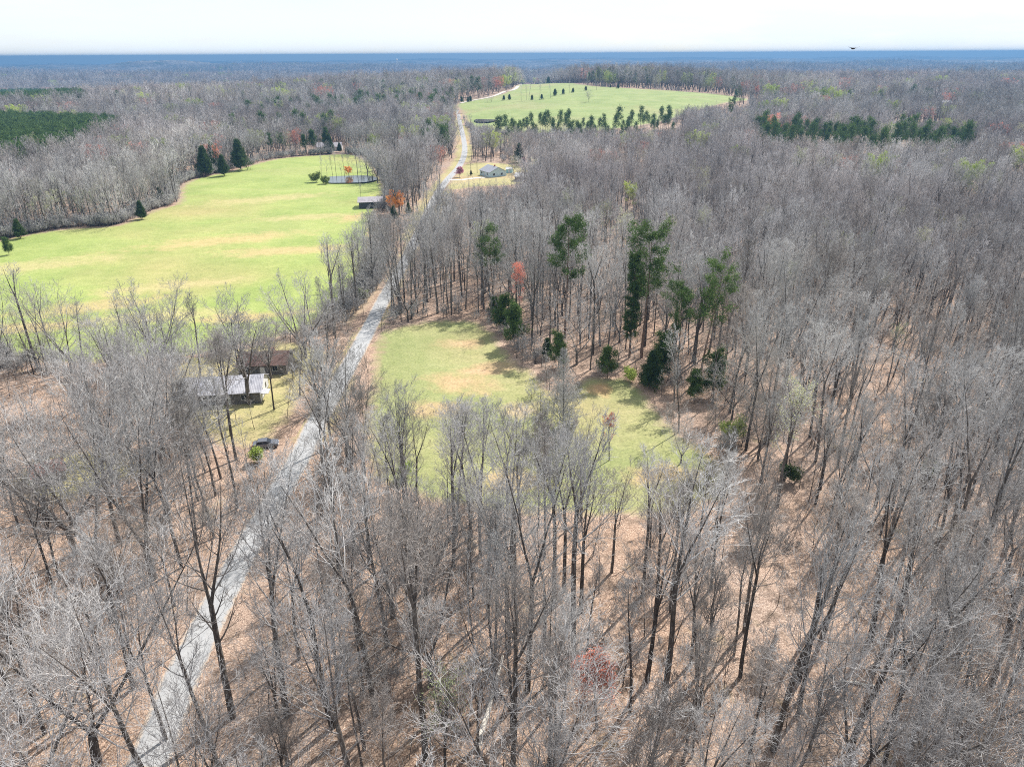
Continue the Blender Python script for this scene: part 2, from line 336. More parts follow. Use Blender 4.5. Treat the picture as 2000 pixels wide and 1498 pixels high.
PASTURE = catmull(poly([(-420, 560), (-150, 486), (0, 470), (60, 458), (140, 446), (230, 440), (300, 412), (348, 396), (354, 366), (385, 349), (450, 335), (540, 311), (640, 303), (690, 303), (722, 318), (738, 342), (750, 365), (752, 388), (738, 410), (728, 440), (722, 490), (712, 530), (700, 560), (660, 600), (610, 640), (540, 660), (400, 690), (250, 705), (100, 712), (0, 700), (-200, 715), (-420, 730)]), 4, True)
CLEAR = catmull(poly([(735, 668), (760, 642), (850, 626), (930, 628), (965, 650), (1005, 705), (1060, 738), (1078, 765), (1110, 762), (1150, 738), (1240, 745), (1285, 800), (1330, 850), (1390, 882), (1425, 935), (1380, 990), (1240, 1010), (1000, 1000), (820, 975), (718, 915), (706, 850), (722, 760), (728, 700)]), 4, True)
HILL = catmull(poly([(893, 204), (930, 194), (960, 190), (1008, 170), (1030, 165), (1130, 165), (1190, 171), (1240, 174), (1300, 177), (1350, 181), (1400, 185), (1430, 189), (1455, 193), (1462, 197), (1400, 207), (1335, 228), (1255, 246), (1180, 256), (1100, 261), (1000, 262), (940, 256), (914, 244), (904, 224)]), 4, True)
LAWNA = catmull(poly([(350, 700), (450, 672), (560, 665), (640, 690), (600, 760), (560, 830), (480, 880), (380, 850), (330, 780)]), 4, True)
LAWNB = catmull(poly([(890, 342), (905, 322), (945, 318), (1000, 322), (1050, 336), (1070, 350), (1000, 362), (930, 366), (885, 372), (870, 366)]), 4, True)
LAWNC = catmull(poly([(20, 960), (60, 900), (140, 880), (230, 880), (300, 920), (220, 950), (120, 985)]), 4, True)
POND = catmull(poly([(632, 352), (645, 347), (690, 346), (722, 347), (738, 353), (715, 359), (670, 360), (640, 359)]), 6, True)
POND2 = catmull(poly([(926, 238), (935, 233), (962, 231), (972, 235), (960, 241), (935, 242)]), 6, True)
FIELDN = [catmull(poly(q), 4, True) for q in (
    [(495, 180), (512, 175), (526, 178), (522, 184), (505, 186)], [(255, 141), (275, 136), (310, 134), (300, 138), (270, 143)],
    [(915, 141), (990, 138), (1100, 140), (1100, 143), (990, 144)], [(1440, 189), (1470, 192), (1475, 197), (1450, 196)])]
sheet('pasture', PASTURE, 2.5, .05, 'pasture_grass')
sheet('clearing', CLEAR, 1.2, .03, 'clearing_grass')
sheet('hill_field', HILL, 6, .25, 'hill_grass', over=6)
sheet('lawn', LAWNA, 1.5, .045, 'lawn_grass'); sheet('lawn', LAWNB, 2.0, .06, 'lawn_grass'); sheet('lawn', LAWNC, 1.5, .035, 'lawn_grass')
for P in FIELDN[:3]: sheet('far_field', P, 14, 1.2, 'hill_grass', over=14)
def water(name, P):
    z = h1(*P.mean(0)); V = np.concatenate([np.column_stack([P, np.full(len(P), z + .7)]), [[*P.mean(0), z + .7]]]); n = len(P)
    T = [(k, (k + 1) % n, n) for k in range(n)]
    me = mesh_np(name, V, T=T, mats=[M['water']]); o = obj(name, me, kind='structure'); return o
water('pond_water', POND); water('pond_water', POND2)
def ribbon(name, P, width, dz, m, jit=0.0, kind='structure', seed=1):
    P = np.asarray(P); d = np.gradient(P, axis=0); d /= np.linalg.norm(d, axis=1)[:, None]; nrm = np.column_stack([-d[:, 1], d[:, 0]])
    rg = np.random.default_rng(seed); K = 9; s = np.linspace(-1, 1, K); V = []; E = []
    wj = width / 2 * (1 + jit * (rg.random(len(P)) - .5))
    for k in range(K):
        q = P + nrm * (wj * s[k])[:, None]; V.append(np.column_stack([q, height(q[:, 0], q[:, 1]) + dz])); E.append((1 - abs(s[k])) * width / 2 + np.zeros(len(P)))
    n = len(P); V = np.concatenate(V); a = (np.arange(K - 1)[:, None] * n + np.arange(n - 1)[None]).ravel()
    return obj(name, mesh_np(name, V, np.stack([a, a + 1, a + n + 1, a + n], -1)[:, ::-1], mats=[M[m]], smooth=True, attrs={'edge': ('FLOAT', np.concatenate(E))}), kind=kind)
ROADPX = [(248, 1560), (285, 1498), (318, 1420), (352, 1330), (395, 1240), (432, 1165), (472, 1090), (515, 1015), (552, 950), (590, 885), (622, 820), (655, 762), (690, 700), (722, 640), (752, 580), (780, 530), (806, 480), (830, 430), (850, 388), (872, 354), (897, 325), (907, 300), (906, 275), (899, 243), (895, 222), (896, 207)]
rp = poly(ROADPX); rp = np.concatenate([[rp[0] + (rp[0] - rp[1]) * 8], rp]); ROAD = catmull(rp, 10)
def extrude_road(): pass
ribbon('road_verge', ROAD[np.hypot(*ROAD.T) > 120], 7.5, .02, 'lawn_grass', .3); ribbon('road_verge', ROAD[np.hypot(*ROAD.T) > 275], 14, .035, 'lawn_grass', .4, seed=4); ribbon('road', ROAD, 4.4, .075, 'asphalt', .05)
GRAVEL = catmull(poly([(899, 203), (925, 197), (960, 190), (985, 180), (1012, 169), (1030, 165)]), 6); ribbon('gravel_lane', GRAVEL, 6, .45, 'gravel')
DRIVE = catmull(poly([(878, 352), (900, 352), (925, 349), (950, 347)]), 6); ribbon('driveway', DRIVE, 4, .12, 'gravel')
DRIVE2 = catmull(poly([(606, 850), (570, 842), (530, 835), (490, 815)]), 6); 
BARE = catmull(poly([(668, 600), (700, 585), (728, 560), (748, 556), (735, 585), (700, 625), (680, 640), (655, 625)]), 4, True); sheet('bare_bank', BARE, 1.0, .065, 'bare_soil', over=3)

# ------------------------------------------------------------------ tree geometry
def nrm(v): return v / np.maximum(np.linalg.norm(v, axis=-1, keepdims=True), 1e-9)
def tubes(P, Rd, S):
    """P (M,K,3) polylines, Rd (M,K) radii -> verts, quads"""
    Mn, K, _ = P.shape; T = nrm(np.gradient(P, axis=1)); ref = np.where(np.abs(T[:, :1, 2:3]) > .9, [[[1., 0, 0]]], [[[0, 0, 1.]]])
    U = nrm(np.cross(T, np.broadcast_to(ref, T.shape))); W = np.cross(T, U); ph = np.arange(S) * 2 * np.pi / S
    V = P[:, :, None] + Rd[:, :, None, None] * (U[:, :, None] * np.cos(ph)[:, None] + W[:, :, None] * np.sin(ph)[:, None])
    m_ = np.arange(Mn)[:, None, None] * K * S; k_ = np.arange(K - 1)[None, :, None] * S; s_ = np.arange(S)[None, None, :]; s2 = (s_ + 1) % S
    Q = np.stack([m_ + k_ + s_, m_ + k_ + s2, m_ + k_ + S + s2, m_ + k_ + S + s_], -1).reshape(-1, 4)
    return V.reshape(-1, 3), Q
def path(rg, p0, d0, L, K, up, jit, r0, r1):
    Mn = len(p0); P = np.zeros((Mn, K, 3)); P[:, 0] = p0; d = d0.copy(); st = (L / (K - 1))[:, None]
    for k in range(1, K):
        d = nrm(d + np.array([0, 0, 1.]) * up / (K - 1) + rg.normal(0, jit, (Mn, 3))); P[:, k] = P[:, k - 1] + d * st
    return P, r0[:, None] + (r1 - r0)[:, None] * np.linspace(0, 1, K)[None] ** .8
def kids(rg, P, Rd, n, t0, t1, ang, angj, ratio, taper, K, up, jit, rmul, r1, rmin=0.0, Lmin=.3):
    Mn, Kp, _ = P.shape; L = np.linalg.norm(np.diff(P, axis=1), axis=2).sum(1)
    t = (t0 + (t1 - t0) * (np.arange(n)[None] + rg.random((Mn, n))) / n); f = t * (Kp - 1); k = np.clip(f.astype(int), 0, Kp - 2); u = (f - k)[..., None]
    I = np.arange(Mn)[:, None]; p = P[I, k] * (1 - u) + P[I, k + 1] * u; T = nrm(P[I, k + 1] - P[I, k]); r = Rd[I, k] * (1 - u[..., 0]) + Rd[I, k + 1] * u[..., 0]
    ph = rg.random((Mn, 1)) * 6.28 + np.arange(n)[None] * 2.4 + rg.normal(0, .5, (Mn, n))
    ref = np.where(np.abs(T[..., 2:3]) > .9, [[[1., 0, 0]]], [[[0, 0, 1.]]]); U = nrm(np.cross(T, ref)); W = np.cross(T, U)
    a = np.radians(ang + rg.normal(0, angj, (Mn, n)))[..., None]
    d = T * np.cos(a) + (U * np.cos(ph)[..., None] + W * np.sin(ph)[..., None]) * np.sin(a)
    Lc = np.maximum(L[:, None] * ratio * (1 - taper * (t - t0) / max(t1 - t0, .01)) * rg.uniform(.7, 1.25, (Mn, n)), Lmin)
    r0 = np.maximum(r * rmul, rmin).ravel()
    return path(rg, p.reshape(-1, 3), d.reshape(-1, 3), Lc.ravel(), K, up, jit, r0, np.minimum(np.full(len(r0), r1), r0))
def gather(parts):
    V = []; Q = []; o = 0
    for v, q in parts: V.append(v); Q.append(q + o); o += len(v)
    return np.concatenate(V), np.concatenate(Q)
def specks(rg, pts, size, n, w=.5):
    """n small random triangles at every point"""
    p = np.repeat(pts, n, 0); d = nrm(rg.normal(0, 1, (len(p), 3))); e = nrm(np.cross(d, rg.normal(0, 1, (len(p), 3)))); s = size * rg.uniform(.6, 1.4, (len(p), 1)); c = p + rg.normal(0, size * .8, (len(p), 3))
    V = np.stack([c - d * s * .5 - e * s * w * .5, c - d * s * .5 + e * s * w * .5, c + d * s * .5], 1).reshape(-1, 3)
    return V, np.arange(len(V)).reshape(-1, 3)
def skeleton(seed, H, kind='forest', lod=0):
    """leaf-bare broadleaf tree: returns (trunk V,Q), (crown V,Q), twig polylines"""
    rg = np.random.default_rng(seed); z = np.zeros((1, 3))
    r0 = {'forest': .0115, 'open': .017, 'dome': .017, 'slim': .009, 'cone': .012, 'sapling': .008, 'shrub': .006}[kind] * H * rg.uniform(.9, 1.15)
    lean = nrm(np.array([[rg.normal(0, .028), rg.normal(0, .028), 1.]]))
    S0, S1, S2, S3 = ((9, 5, 4, 3), (6, 4, 3, 3), (5, 3, 3, 3))[lod]; tw = (.0145, .021, .042)[lod]; tr = (.0085, .012, .023)[lod]
    TR = []; CR = []; A = lambda v: np.array([v], float)
    if kind == 'cone':
        P, Rd = path(rg, z, lean, A(H), 10, .3, .012, A(r0), A(.02)); TR.append(tubes(P, Rd, S0))
        n1 = (110, 60, 30)[lod]; L1, R1 = kids(rg, P, Rd, n1, .06, .99, 60, 8, .34, .92, 5, .5, .05, .45, .014); CR.append(tubes(L1, R1, S1))
        n2 = (12, 9, 6)[lod]; L2, R2 = kids(rg, L1, R1, n2, .10, 1, 40, 10, .40, .55, 4, .35, .06, .6, .010, .014); CR.append(tubes(L2, R2, S2))
        L3, R3 = kids(rg, L2, R2, (4, 3, 2)[lod], .2, 1, 38, 10, .45, .3, 3, .2, .08, .6, tr, tw * .8); CR.append(tubes(L3, R3, S3))
        return gather(TR), gather(CR), L3
    if kind in ('forest', 'slim'):
        fh = rg.uniform(.48, .72) if kind == 'forest' else .62; nf = int(rg.integers(2, 4)) if kind == 'forest' else 1
        P, Rd = path(rg, z, lean, A(H * fh), 9, .25, .022, A(r0), A(r0 * .62)); TR.append(tubes(P, Rd, S0))
        # root flare
        ll = kids(rg, P[:, -2:], Rd[:, -2:], max(nf, 1), .9, 1.0, 13 if nf > 1 else 2, 4, 0, 0, 8, .35, .035, .78 if nf > 1 else .95, .02, Lmin=H * (1 - fh))
        L0, R0 = ll; TR.append(tubes(L0, R0, S0 - 2 if S0 > 6 else S0))
        c0 = rg.uniform(.55, .75)
        La, Ra = kids(rg, P, Rd, (4, 3, 2)[lod], c0, .98, 48, 9, .34, .2, 6, .7, .05, .42, .012); 
        n1 = ((11, 8, 6) if nf > 1 else (24, 16, 12))[lod]
        Lb, Rb = kids(rg, L0, R0, n1, .04, 1, 38, 9, .62 if nf > 1 else .46, .65, 6, .6, .05, .5, .010)
        L1 = np.concatenate([La, Lb]); R1 = np.concatenate([Ra, Rb]); q2, q3, q4 = ((6, 5, 2), (6, 4, 0), (5, 3, 0))[lod]
        a2 = 38
    elif kind == 'dome':
        fh = rg.uniform(.20, .30); nf = 5
        P, Rd = path(rg, z, lean, A(H * fh), 6, .2, .02, A(r0), A(r0 * .85)); TR.append(tubes(P, Rd, S0))
        L0, R0 = kids(rg, P[:, -3:], Rd[:, -3:], nf, .5, 1.0, 27, 8, 0, 0, 10, .35, .055, .62, .025, Lmin=H * (1 - fh) * .9); TR.append(tubes(L0, R0, 6))
        L1, R1 = kids(rg, L0, R0, 14, .12, 1, 42, 10, .46, .5, 7, .35, .07, .55, .02); q2, q3, q4 = 6, 4, 2; a2 = 40; tw, tr = .019, .012
    elif kind == 'open':
        fh = rg.uniform(.16, .26); nf = int(rg.integers(3, 5))
        P, Rd = path(rg, z, lean, A(H * fh), 5, .2, .03, A(r0), A(r0 * .8)); TR.append(tubes(P, Rd, S0))
        L0, R0 = kids(rg, P[:, -2:], Rd[:, -2:], nf, .8, 1.0, 30, 7, 0, 0, 9, .45, .05, .62, .02, Lmin=H * (1 - fh) * .95); TR.append(tubes(L0, R0, S0 - 2 if S0 > 6 else S0))
        L1, R1 = kids(rg, L0, R0, (19, 12, 7)[lod], .08, 1, 48, 10, .56, .55, 7, .35, .06, .5, .012); q2, q3, q4 = ((8, 5, 2), (7, 5, 0), (5, 3, 0))[lod]; a2 = 42
    else:   # sapling, shrub
        nst = 1 if kind == 'sapling' else 7
        d = nrm(np.column_stack([rg.normal(0, .06 if nst == 1 else .42, (nst, 2)), np.ones(nst)]))
        P, Rd = path(rg, np.column_stack([rg.normal(0, .12 * (nst > 1), (nst, 2)), np.zeros(nst)]), d, H * rg.uniform(.75, 1.05, nst), 8, .2, .04, np.full(nst, r0), np.full(nst, .012)); TR.append(tubes(P, Rd, 6 if lod == 0 else 4))
        L1, R1 = kids(rg, P, Rd, (13, 9, 6)[lod] if nst == 1 else (8, 6, 4)[lod], .25, 1, 42, 9, .30, .6, 5, .5, .06, .5, .008); q2, q3, q4 = ((6, 4, 0), (4, 3, 0), (4, 0, 0))[lod]; a2 = 38
    CR.append(tubes(L1, R1, S1))
    L2, R2 = kids(rg, L1, R1, q2, .22, 1, a2, 10, .50, .5, 5, .35, .07, .55, .006, tw * 1.2); CR.append(tubes(L2, R2, S2)); L = L2
    if q3: L3, R3 = kids(rg, L2, R2, q3, .2, 1, 36, 11, .50, .4, 4, .3, .09, .6, tr, tw); CR.append(tubes(L3, R3, S3)); L = L3
    if q4: L4, R4 = kids(rg, L3, R3, q4, .25, 1, 34, 12, .55, .3, 3, .2, .10, .7, tr * .8, tw * .8); CR.append(tubes(L4, R4, 3)); L = L4
    return gather(TR), gather(CR), L
def conifer(seed, H, kind='pine', lod=0):
    rg = np.random.default_rng(seed); z = np.zeros((1, 3)); A = lambda v: np.array([v], float); lean = nrm(np.array([[rg.normal(0, .02), rg.normal(0, .02), 1.]]))
    P, Rd = path(rg, z, lean, A(H), 9, .2, .012, A(.012 * H), A(.02)); tr = [tubes(P, Rd, 7)]
    if kind == 'column':   c0, n1, rat, tap, ang, up = .22, (60, 40, 24)[lod], .085, .4, 66, .4
    elif kind == 'pine':   c0, n1, rat, tap, ang, up = .50, (34, 24, 16)[lod], .17, .25, 70, .4
    elif kind == 'young':  c0, n1, rat, tap, ang, up = .14, (34, 24, 16)[lod], .30, .62, 68, .5
    elif kind == 'mass':   c0, n1, rat, tap, ang, up = .35, (40, 26, 16)[lod], .24, .7, 62, .45
    else:                  c0, n1, rat, tap, ang, up = .03, (90, 60, 40)[lod], .36, .88, 62, .55
    L1, R1 = kids(rg, P, Rd, n1, c0, 1, ang, 9, rat, tap, 5, up, .06, .35, .01); tr.append(tubes(L1, R1, 4))
    kp = rg.random(len(L1)) < (.84 if kind == 'pine' else .92); L1, R1 = L1[kp], R1[kp]
    sc_ = rg.uniform(.45, 1.35, (len(L1), 1, 1)); L1 = L1[:, :1] + (L1 - L1[:, :1]) * (sc_ if kind in ('pine', 'young', 'mass') else 1)
    L2, R2 = kids(rg, L1, R1, (7, 5, 3)[lod], .25, 1, 42, 10, .42, .4, 3, .3, .1, .5, .01, .015)
    tips = np.concatenate([L2[:, 1:].reshape(-1, 3), L1[:, 2 if kind == 'cedar' else 3:].reshape(-1, 3)])
    nt_ = (17, 11, 8)[lod]; sz = {'column': (.34, .5, .7), 'pine': (.40, .55, .8), 'young': (.40, .55, .8), 'mass': (.45, .6, .9), 'cedar': (.30, .42, .65)}[kind][lod]
    V, T = specks(rg, tips, sz, nt_, .34 if kind != 'cedar' else .5)
    return gather(tr), (V, T)
def tree_meshes(name, seed, H, kind, lod, tm='trunk_bark', cm='twig_bark', buds=None, budn=2, buds_size=.16, budfrac=1.0, single=False):
    if kind in ('pine', 'young', 'mass', 'cedar', 'column'):
        (tv, tq), (cv, ct) = conifer(seed, H, kind, lod); fm = M['pine_needles' if kind != 'cedar' else 'cedar_needles']
        if buds: fm = M[buds]
        if single:
            return mesh_np(name, np.concatenate([tv, cv]), tq, ct + len(tv), [M['pine_bark'], fm], np.concatenate([np.zeros(len(tq)), np.ones(len(ct))]))
        return mesh_np(name + '_trunk', tv, tq, mats=[M['pine_bark']], smooth=True), mesh_np(name + '_crown', cv, T=ct, mats=[fm])
    (tv, tq), (cv, cq), tw = skeleton(seed, H, kind, lod); rg = np.random.default_rng(seed + 7)
    bv = np.zeros((0, 3)); bt = np.zeros((0, 3), int)
    if buds:
        tips = tw[:, 1:].reshape(-1, 3); tips = tips[rg.random(len(tips)) < budfrac]; bv, bt = specks(rg, tips, buds_size, budn, .6)
    mats = [M[tm], M[cm]] + ([M[buds]] if buds else [])
    if single:
        return mesh_np(name, np.concatenate([tv, cv, bv]), np.concatenate([tq, cq + len(tv)]), bt + len(tv) + len(cv), mats, np.concatenate([np.zeros(len(tq)), np.ones(len(cq)), np.full(len(bt), 2)]))
    return (mesh_np(name + '_trunk', tv, tq, mats=mats[:1], smooth=True),
            mesh_np(name + '_crown', np.concatenate([cv, bv]), cq, bt + len(cv), mats[1:], np.concatenate([np.zeros(len(cq)), np.ones(len(bt))])))

# ------------------------------------------------------------------ things list (for labels) and placing
REG = []                             # (object, kind word, x, y)
def put(name, meshes, x, y, s=1.0, rz=0.0, label=None, cat=None, group=None, tilt=(0, 0), sz=1.0, dz=0.0):
    tr = meshes[0] if isinstance(meshes, tuple) else meshes
    loc = (x, y, h1(x, y) - .08 + dz)
    if isinstance(meshes, tuple):
        e = bpy.data.objects.new(name, None); C.objects.link(e); e.empty_display_size = .5
        obj('trunk', meshes[0], e); obj('crown', meshes[1], e)
    else:
        e = bpy.data.objects.new(name, meshes); C.objects.link(e)
    e.location = loc; e.rotation_euler = (tilt[0], tilt[1], rz); e.scale = (s, s, s * sz)
    if label: e['label'] = label
    if cat: e['category'] = cat
    if group: e['group'] = group
    return e
rng = np.random.default_rng(11)
G_TREE = 'leafless broadleaf trees of the woodland'; G_SAP = 'slender leafless saplings under the trees'
# full-detail prototypes: meshes only, every one of them is used by trees below
NEAR = {}
for k, seeds, H in (('dome', (91, 92, 93, 94), 20), ('forest', (1, 2, 3, 4, 5, 6, 7, 8), 22), ('open', (21, 22, 23, 24), 20), ('slim', (31, 32, 33, 34), 20), ('sapling', (41, 42, 43, 44), 9), ('shrub', (51, 52, 53), 4.5)):
    for q, s in enumerate(seeds):
        cm = ('brown_twig_bark', 'twig_bark')[q % 2] if k == 'dome' else 'pale_twig_bark' if q % 4 == 1 else ('brown_twig_bark' if q % 4 == 3 or k == 'shrub' else 'twig_bark')  # brown domes: darker twig colour stands in for their back-lit shade
        NEAR.setdefault(k, []).append((tree_meshes('%s_tree' % k, s, H, k, 0, cm=cm), H))

# ---- trees the photograph shows singly: (foot px, foot py, top py, form, look)
HERO = [
 (190, 1490, 1010, 'open', 'big grey tree with a long pale limb reaching left'),
 (325, 1445, 1130, 'forest', 'forked tree standing at the edge of the grey lane'),
 (428, 1500, 1120, 'forest', 'dark slanting tree beside the bottom stretch of the lane'),
 (455, 1400, 900, 'forest', 'dark trunked tree right of the grey lane'),
 (560, 1400, 930, 'forest', 'tall tree with a straight trunk right of the lane bend'),
 (650, 1420, 950, 'forest', 'tall tree with spreading pale branches'),
 (735, 1395, 905, 'forest', 'upright tree with a thick dark trunk'),
 (830, 1480, 800, 'forest', 'tall twin-stemmed tree with a crown against the clearing'),
 (1120, 1305, 830, 'forest', 'stout tree with a thick dark bole'),
 (1030, 1350, 880, 'forest', 'forked tree with a kinked trunk'),
 (965, 1320, 1000, 'slim', 'thin straight dark tree'), (1063, 1092, 830, 'slim', 'slim tree with a dark foot at the clearing edge'),
 (940, 1010, 790, 'slim', 'slim tree with a dark foot beside the clearing'), (1290, 1400, 900, 'forest', 'tree with a curved trunk and forked crown'),
 (1510, 1465, 1000, 'forest', 'dark leaning tree with crooked stem'), (1560, 1330, 960, 'forest', 'tall tree leaning right with dark trunk'),
 (1775, 1475, 1080, 'forest', 'leaning tree with a bent lower trunk'), (1850, 1130, 640, 'forest', 'tall forked tree with dark contorted stem'),
 (1880, 1230, 700, 'forest', 'tall tree standing right of the contorted forked one'), (1700, 1250, 850, 'forest', 'tall leaning tree with fine grey crown'),
 (150, 1080, 730, 'open', 'double trunked tree beside the rust-red shed'), (215, 1130, 740, 'open', 'low forked tree with spreading dark limbs'),
 (300, 1130, 730, 'open', 'wide forking tree with low spreading limbs'),
 (322, 728, 540, 'open', 'wide domed tree at the pasture edge'), (392, 737, 575, 'forest', 'tree with two dark stems at the pasture edge'),
 (487, 790, 572, 'open', 'spreading tree in front of the white-roofed long house'), (530, 740, 620, 'open', 'low dark tree before the brown-roofed house'),
 (598, 700, 545, 'open', 'upright spreading tree beyond the brown-roofed house'), (640, 630, 540, 'slim', 'small upright tree at the pasture corner'),
 (668, 634, 520, 'slim', 'slim tall tree by the roadside bank'), (676, 632, 535, 'slim', 'thin tree leaning beside the roadside bank'), (690, 612, 545, 'slim', 'thin tree in the roadside brush clump'),
 (80, 720, 632, 'open', 'small round tree standing out against the pasture'), (160, 800, 660, 'open', 'many-branched tree below the pasture'),
 (770, 598, 435, 'forest', 'dark leaning tree where the road enters the wood'), (782, 602, 420, 'forest', 'tall pale tree right of where the road enters the wood'),
 (835, 590, 430, 'forest', 'straight tree at the near edge of the wood'), (728, 560, 440, 'open', 'rounded tree between road and pasture'),
 (684, 900, 690, 'open', 'bushy spreading tree on the right verge of the road'), (712, 930, 740, 'open', 'dense low tree on the right verge of the road'),
 (625, 800, 640, 'open', 'fan-shaped tree on the left verge of the road'),
 (780, 420, 325, 'open', 'rounded pale tree behind the orange oak'), (1330, 905, 815, 'open', 'small dark-shaded round tree in the clearing'), (1480, 900, 760, 'open', 'olive-tinted bushy tree at the clearing corner'),
 (885, 1000, 790, 'forest', 'upright fan tree before the clearing'), (800, 1080, 800, 'forest', 'vase-shaped tree before the clearing'), (1000, 1110, 830, 'forest', 'vase-shaped forked tree before the clearing'),
]
FORM_ADJ = {'forest': ('tall', 'upright', 'forked', 'high-crowned'), 'open': ('broad', 'spreading', 'wide-crowned', 'bushy-topped'), 'slim': ('slim', 'straight slender', 'narrow', 'thin-stemmed'), 'sapling': ('slender', 'thin', 'small', 'spindly'), 'shrub': ('low', 'many-stemmed', 'bushy', 'spreading')}
taken = []
def top_height(x, y, topy, px):
    d = ray(px, topy); r = math.hypot(x, y); return CAM_Z + d[2] / math.hypot(d[0], d[1]) * r - h1(x, y)
heroes = []
def under(px, py, ty):
    r = math.hypot(*at(px, py)); d = ray(px, ty); u = math.hypot(d[0], d[1]); return float(d[0] / u * r), float(d[1] / u * r)
for k, (px, py, ty, form, look) in enumerate(HERO):
    if form == 'open' and py < 835: form = 'dome'
    x, y = at(px, py); Ht = min(max(top_height(x, y, ty, px), 5), 31); ms, H0 = NEAR[form][k % len(NEAR[form])]; s = Ht / H0 / 1.0
    o = put('bare_tree', ms, x, y, s, rng.random() * 6.28, None, 'tree', G_TREE, tilt=(rng.normal(0, .04), rng.normal(0, .05)))
    if form == 'dome': o.scale = (s * 1.12, s * 1.12, s); o.rotation_euler[0] = o.rotation_euler[1] = 0.0
    heroes.append((o, look, x, y)); taken.append((x, y)); REG.append((o, 'bare tree', x, y))
CONE = tree_meshes('cone_tree', 61, 15, 'cone', 0, cm='pale_twig_bark')
x, y = at(1100, 835); put('conical_bare_tree', CONE, x, y, top_height(x, y, 685, 1105) / 15 * 1.02, 1, 'narrow conical bare tree, pale and finely twigged, in the hedge across the clearing', 'tree'); cone_xy = (x, y); taken.append((x, y))

# ---- evergreens and coloured trees
PINES = [(1110, 660, 430, 'pine', 'tall feathery pine rising from the wood behind the clearing'), (1272, 700, 450, 'pine', 'tallest pine with a small rounded crown on a bare stem'),
 (1392, 745, 518, 'pine', 'large dark round-topped pine at the right of the clearing'), (1340, 735, 560, 'pine', 'pine with a crown low on its left side next to the round-topped pine'),
 (1243, 700, 500, 'column', 'narrow ivy-dark evergreen column left of the tallest pine'), (962, 600, 447, 'pine', 'small pine top poking out of the wood above the clearing'),
 (985, 650, 580, 'young', 'bushy young pine at the top of the clearing edge'), (1004, 676, 598, 'young', 'dense bright young pine at the bend of the clearing edge'),
 (965, 625, 582, 'young', 'small sprawling young pine left of the bushy one'), (1092, 722, 655, 'young', 'young pine just above the conical bare tree'),
 (1070, 700, 662, 'cedar', 'small dark cedar left of the young pine above the conical tree'), (1362, 785, 725, 'young', 'dark young pine in the shadowed clearing corner'),
 (1400, 775, 690, 'young', 'young pine with drooping dark sprays behind the clearing corner'), (1300, 740, 655, 'young', 'shaded sprawling pine at the foot of the tall pines'),
 (1275, 760, 690, 'cedar', 'low dark cedar beside the shaded opening'), (1190, 740, 680, 'young', 'bright yellow-green young pine in the opening'),
 (768, 432, 404, 'cedar', 'dark cedar in front of the orange oak'), (797, 420, 398, 'cedar', 'small cedar right of the orange oak'), (392, 346, 290, 'cedar', 'pointed leaning cedar on the pasture edge'),
 (412, 338, 284, 'cedar', 'second cedar right of the pointed leaning one'), (462, 334, 276, 'cedar', 'grey-green cedar in the far pasture edge'), (432, 345, 305, 'cedar', 'low cedar between the far pasture edge trees'),
 (524, 308, 262, 'pine', 'leftmost dark pine of the row along the far pasture edge'), (548, 306, 262, 'pine', 'grey-green pine second in the row along the far pasture edge'), (592, 303, 264, 'mass', 'dark pine left of the tall pair by the white house'),
 (608, 302, 256, 'mass', 'tall dark pine of the pair by the white house'), (630, 300, 252, 'mass', 'tallest dark pine of the pair by the white house'), (640, 300, 266, 'cedar', 'dark cedar close to the white house wall'),
 (662, 298, 280, 'cedar', 'round dark evergreen right of the white house'), (1013, 318, 283, 'cedar', 'dark pointed cedar behind the blue-sided house'), (920, 343, 333, 'cedar', 'small clipped dark evergreen in the blue-sided house yard'),
 (30, 468, 430, 'cedar', 'dark green bush-like cedar at the left end of the pasture edge'), (8, 500, 465, 'young', 'green bushy pine at the left border of the pasture'), (270, 430, 395, 'cedar', 'low cedar at the middle of the left wood edge'),
 (310, 400, 368, 'cedar', 'small cedar at the corner of the left wood edge'), (712, 572, 545, 'cedar', 'dark green cedar bush by the roadside bank'), (700, 585, 560, 'cedar', 'low green cedar bush at the foot of the roadside bank'),
 (1430, 245, 195, 'pine', 'lone large bushy pine above the right woods'), (1000, 225, 0, None, None)]
EV = {'pine': [], 'young': [], 'mass': [], 'cedar': [], 'column': []}
for k, H in (('pine', 24), ('young', 9), ('mass', 16), ('cedar', 9), ('column', 22)):
    for s in (1, 2, 3): EV[k].append((tree_meshes(k + '_tree', 100 + s * 7 + len(k), H, k, 0), H))
pine_objs = []
for q, (px, py, ty, k, lab) in enumerate(PINES):
    if not k: continue
    x, y = under(px, py, ty); ms, H0 = EV[k][q % 3]; Ht = min(max(top_height(x, y, ty, px), 2.5), 31); s = Ht / H0
    o = put('cedar_tree' if k == 'cedar' else 'pine_tree', ms, x, y, s, q * 1.3, lab, 'cedar' if k == 'cedar' else 'pine', None); taken.append((x, y)); pine_objs.append(o)
def budding(seed, form, H, buds, lod=1, n=2, size=.22, frac=.8, single=True): return tree_meshes('%s_budding' % form, seed, H, form, lod, buds=buds, budn=n, buds_size=size, budfrac=frac, single=single)
BUD = {'red': budding(201, 'forest', 18, 'red_buds'), 'orange': budding(202, 'open', 12, 'orange_leaves', n=5, size=.34), 'green': budding(203, 'forest', 19, 'green_buds', n=3, size=.28), 'pale': budding(204, 'open', 16, 'pale_green_buds', n=1, size=.24),
       'pink': budding(205, 'open', 7, 'pink_blossom', n=5, size=.2), 'rust': budding(206, 'open', 17, 'red_buds', n=2, size=.26), 'ygreen': budding(207, 'open', 17, 'green_buds', n=3, size=.34), 'olive': budding(208, 'forest', 20, 'pale_green_buds', n=1, size=.2, frac=.6)}
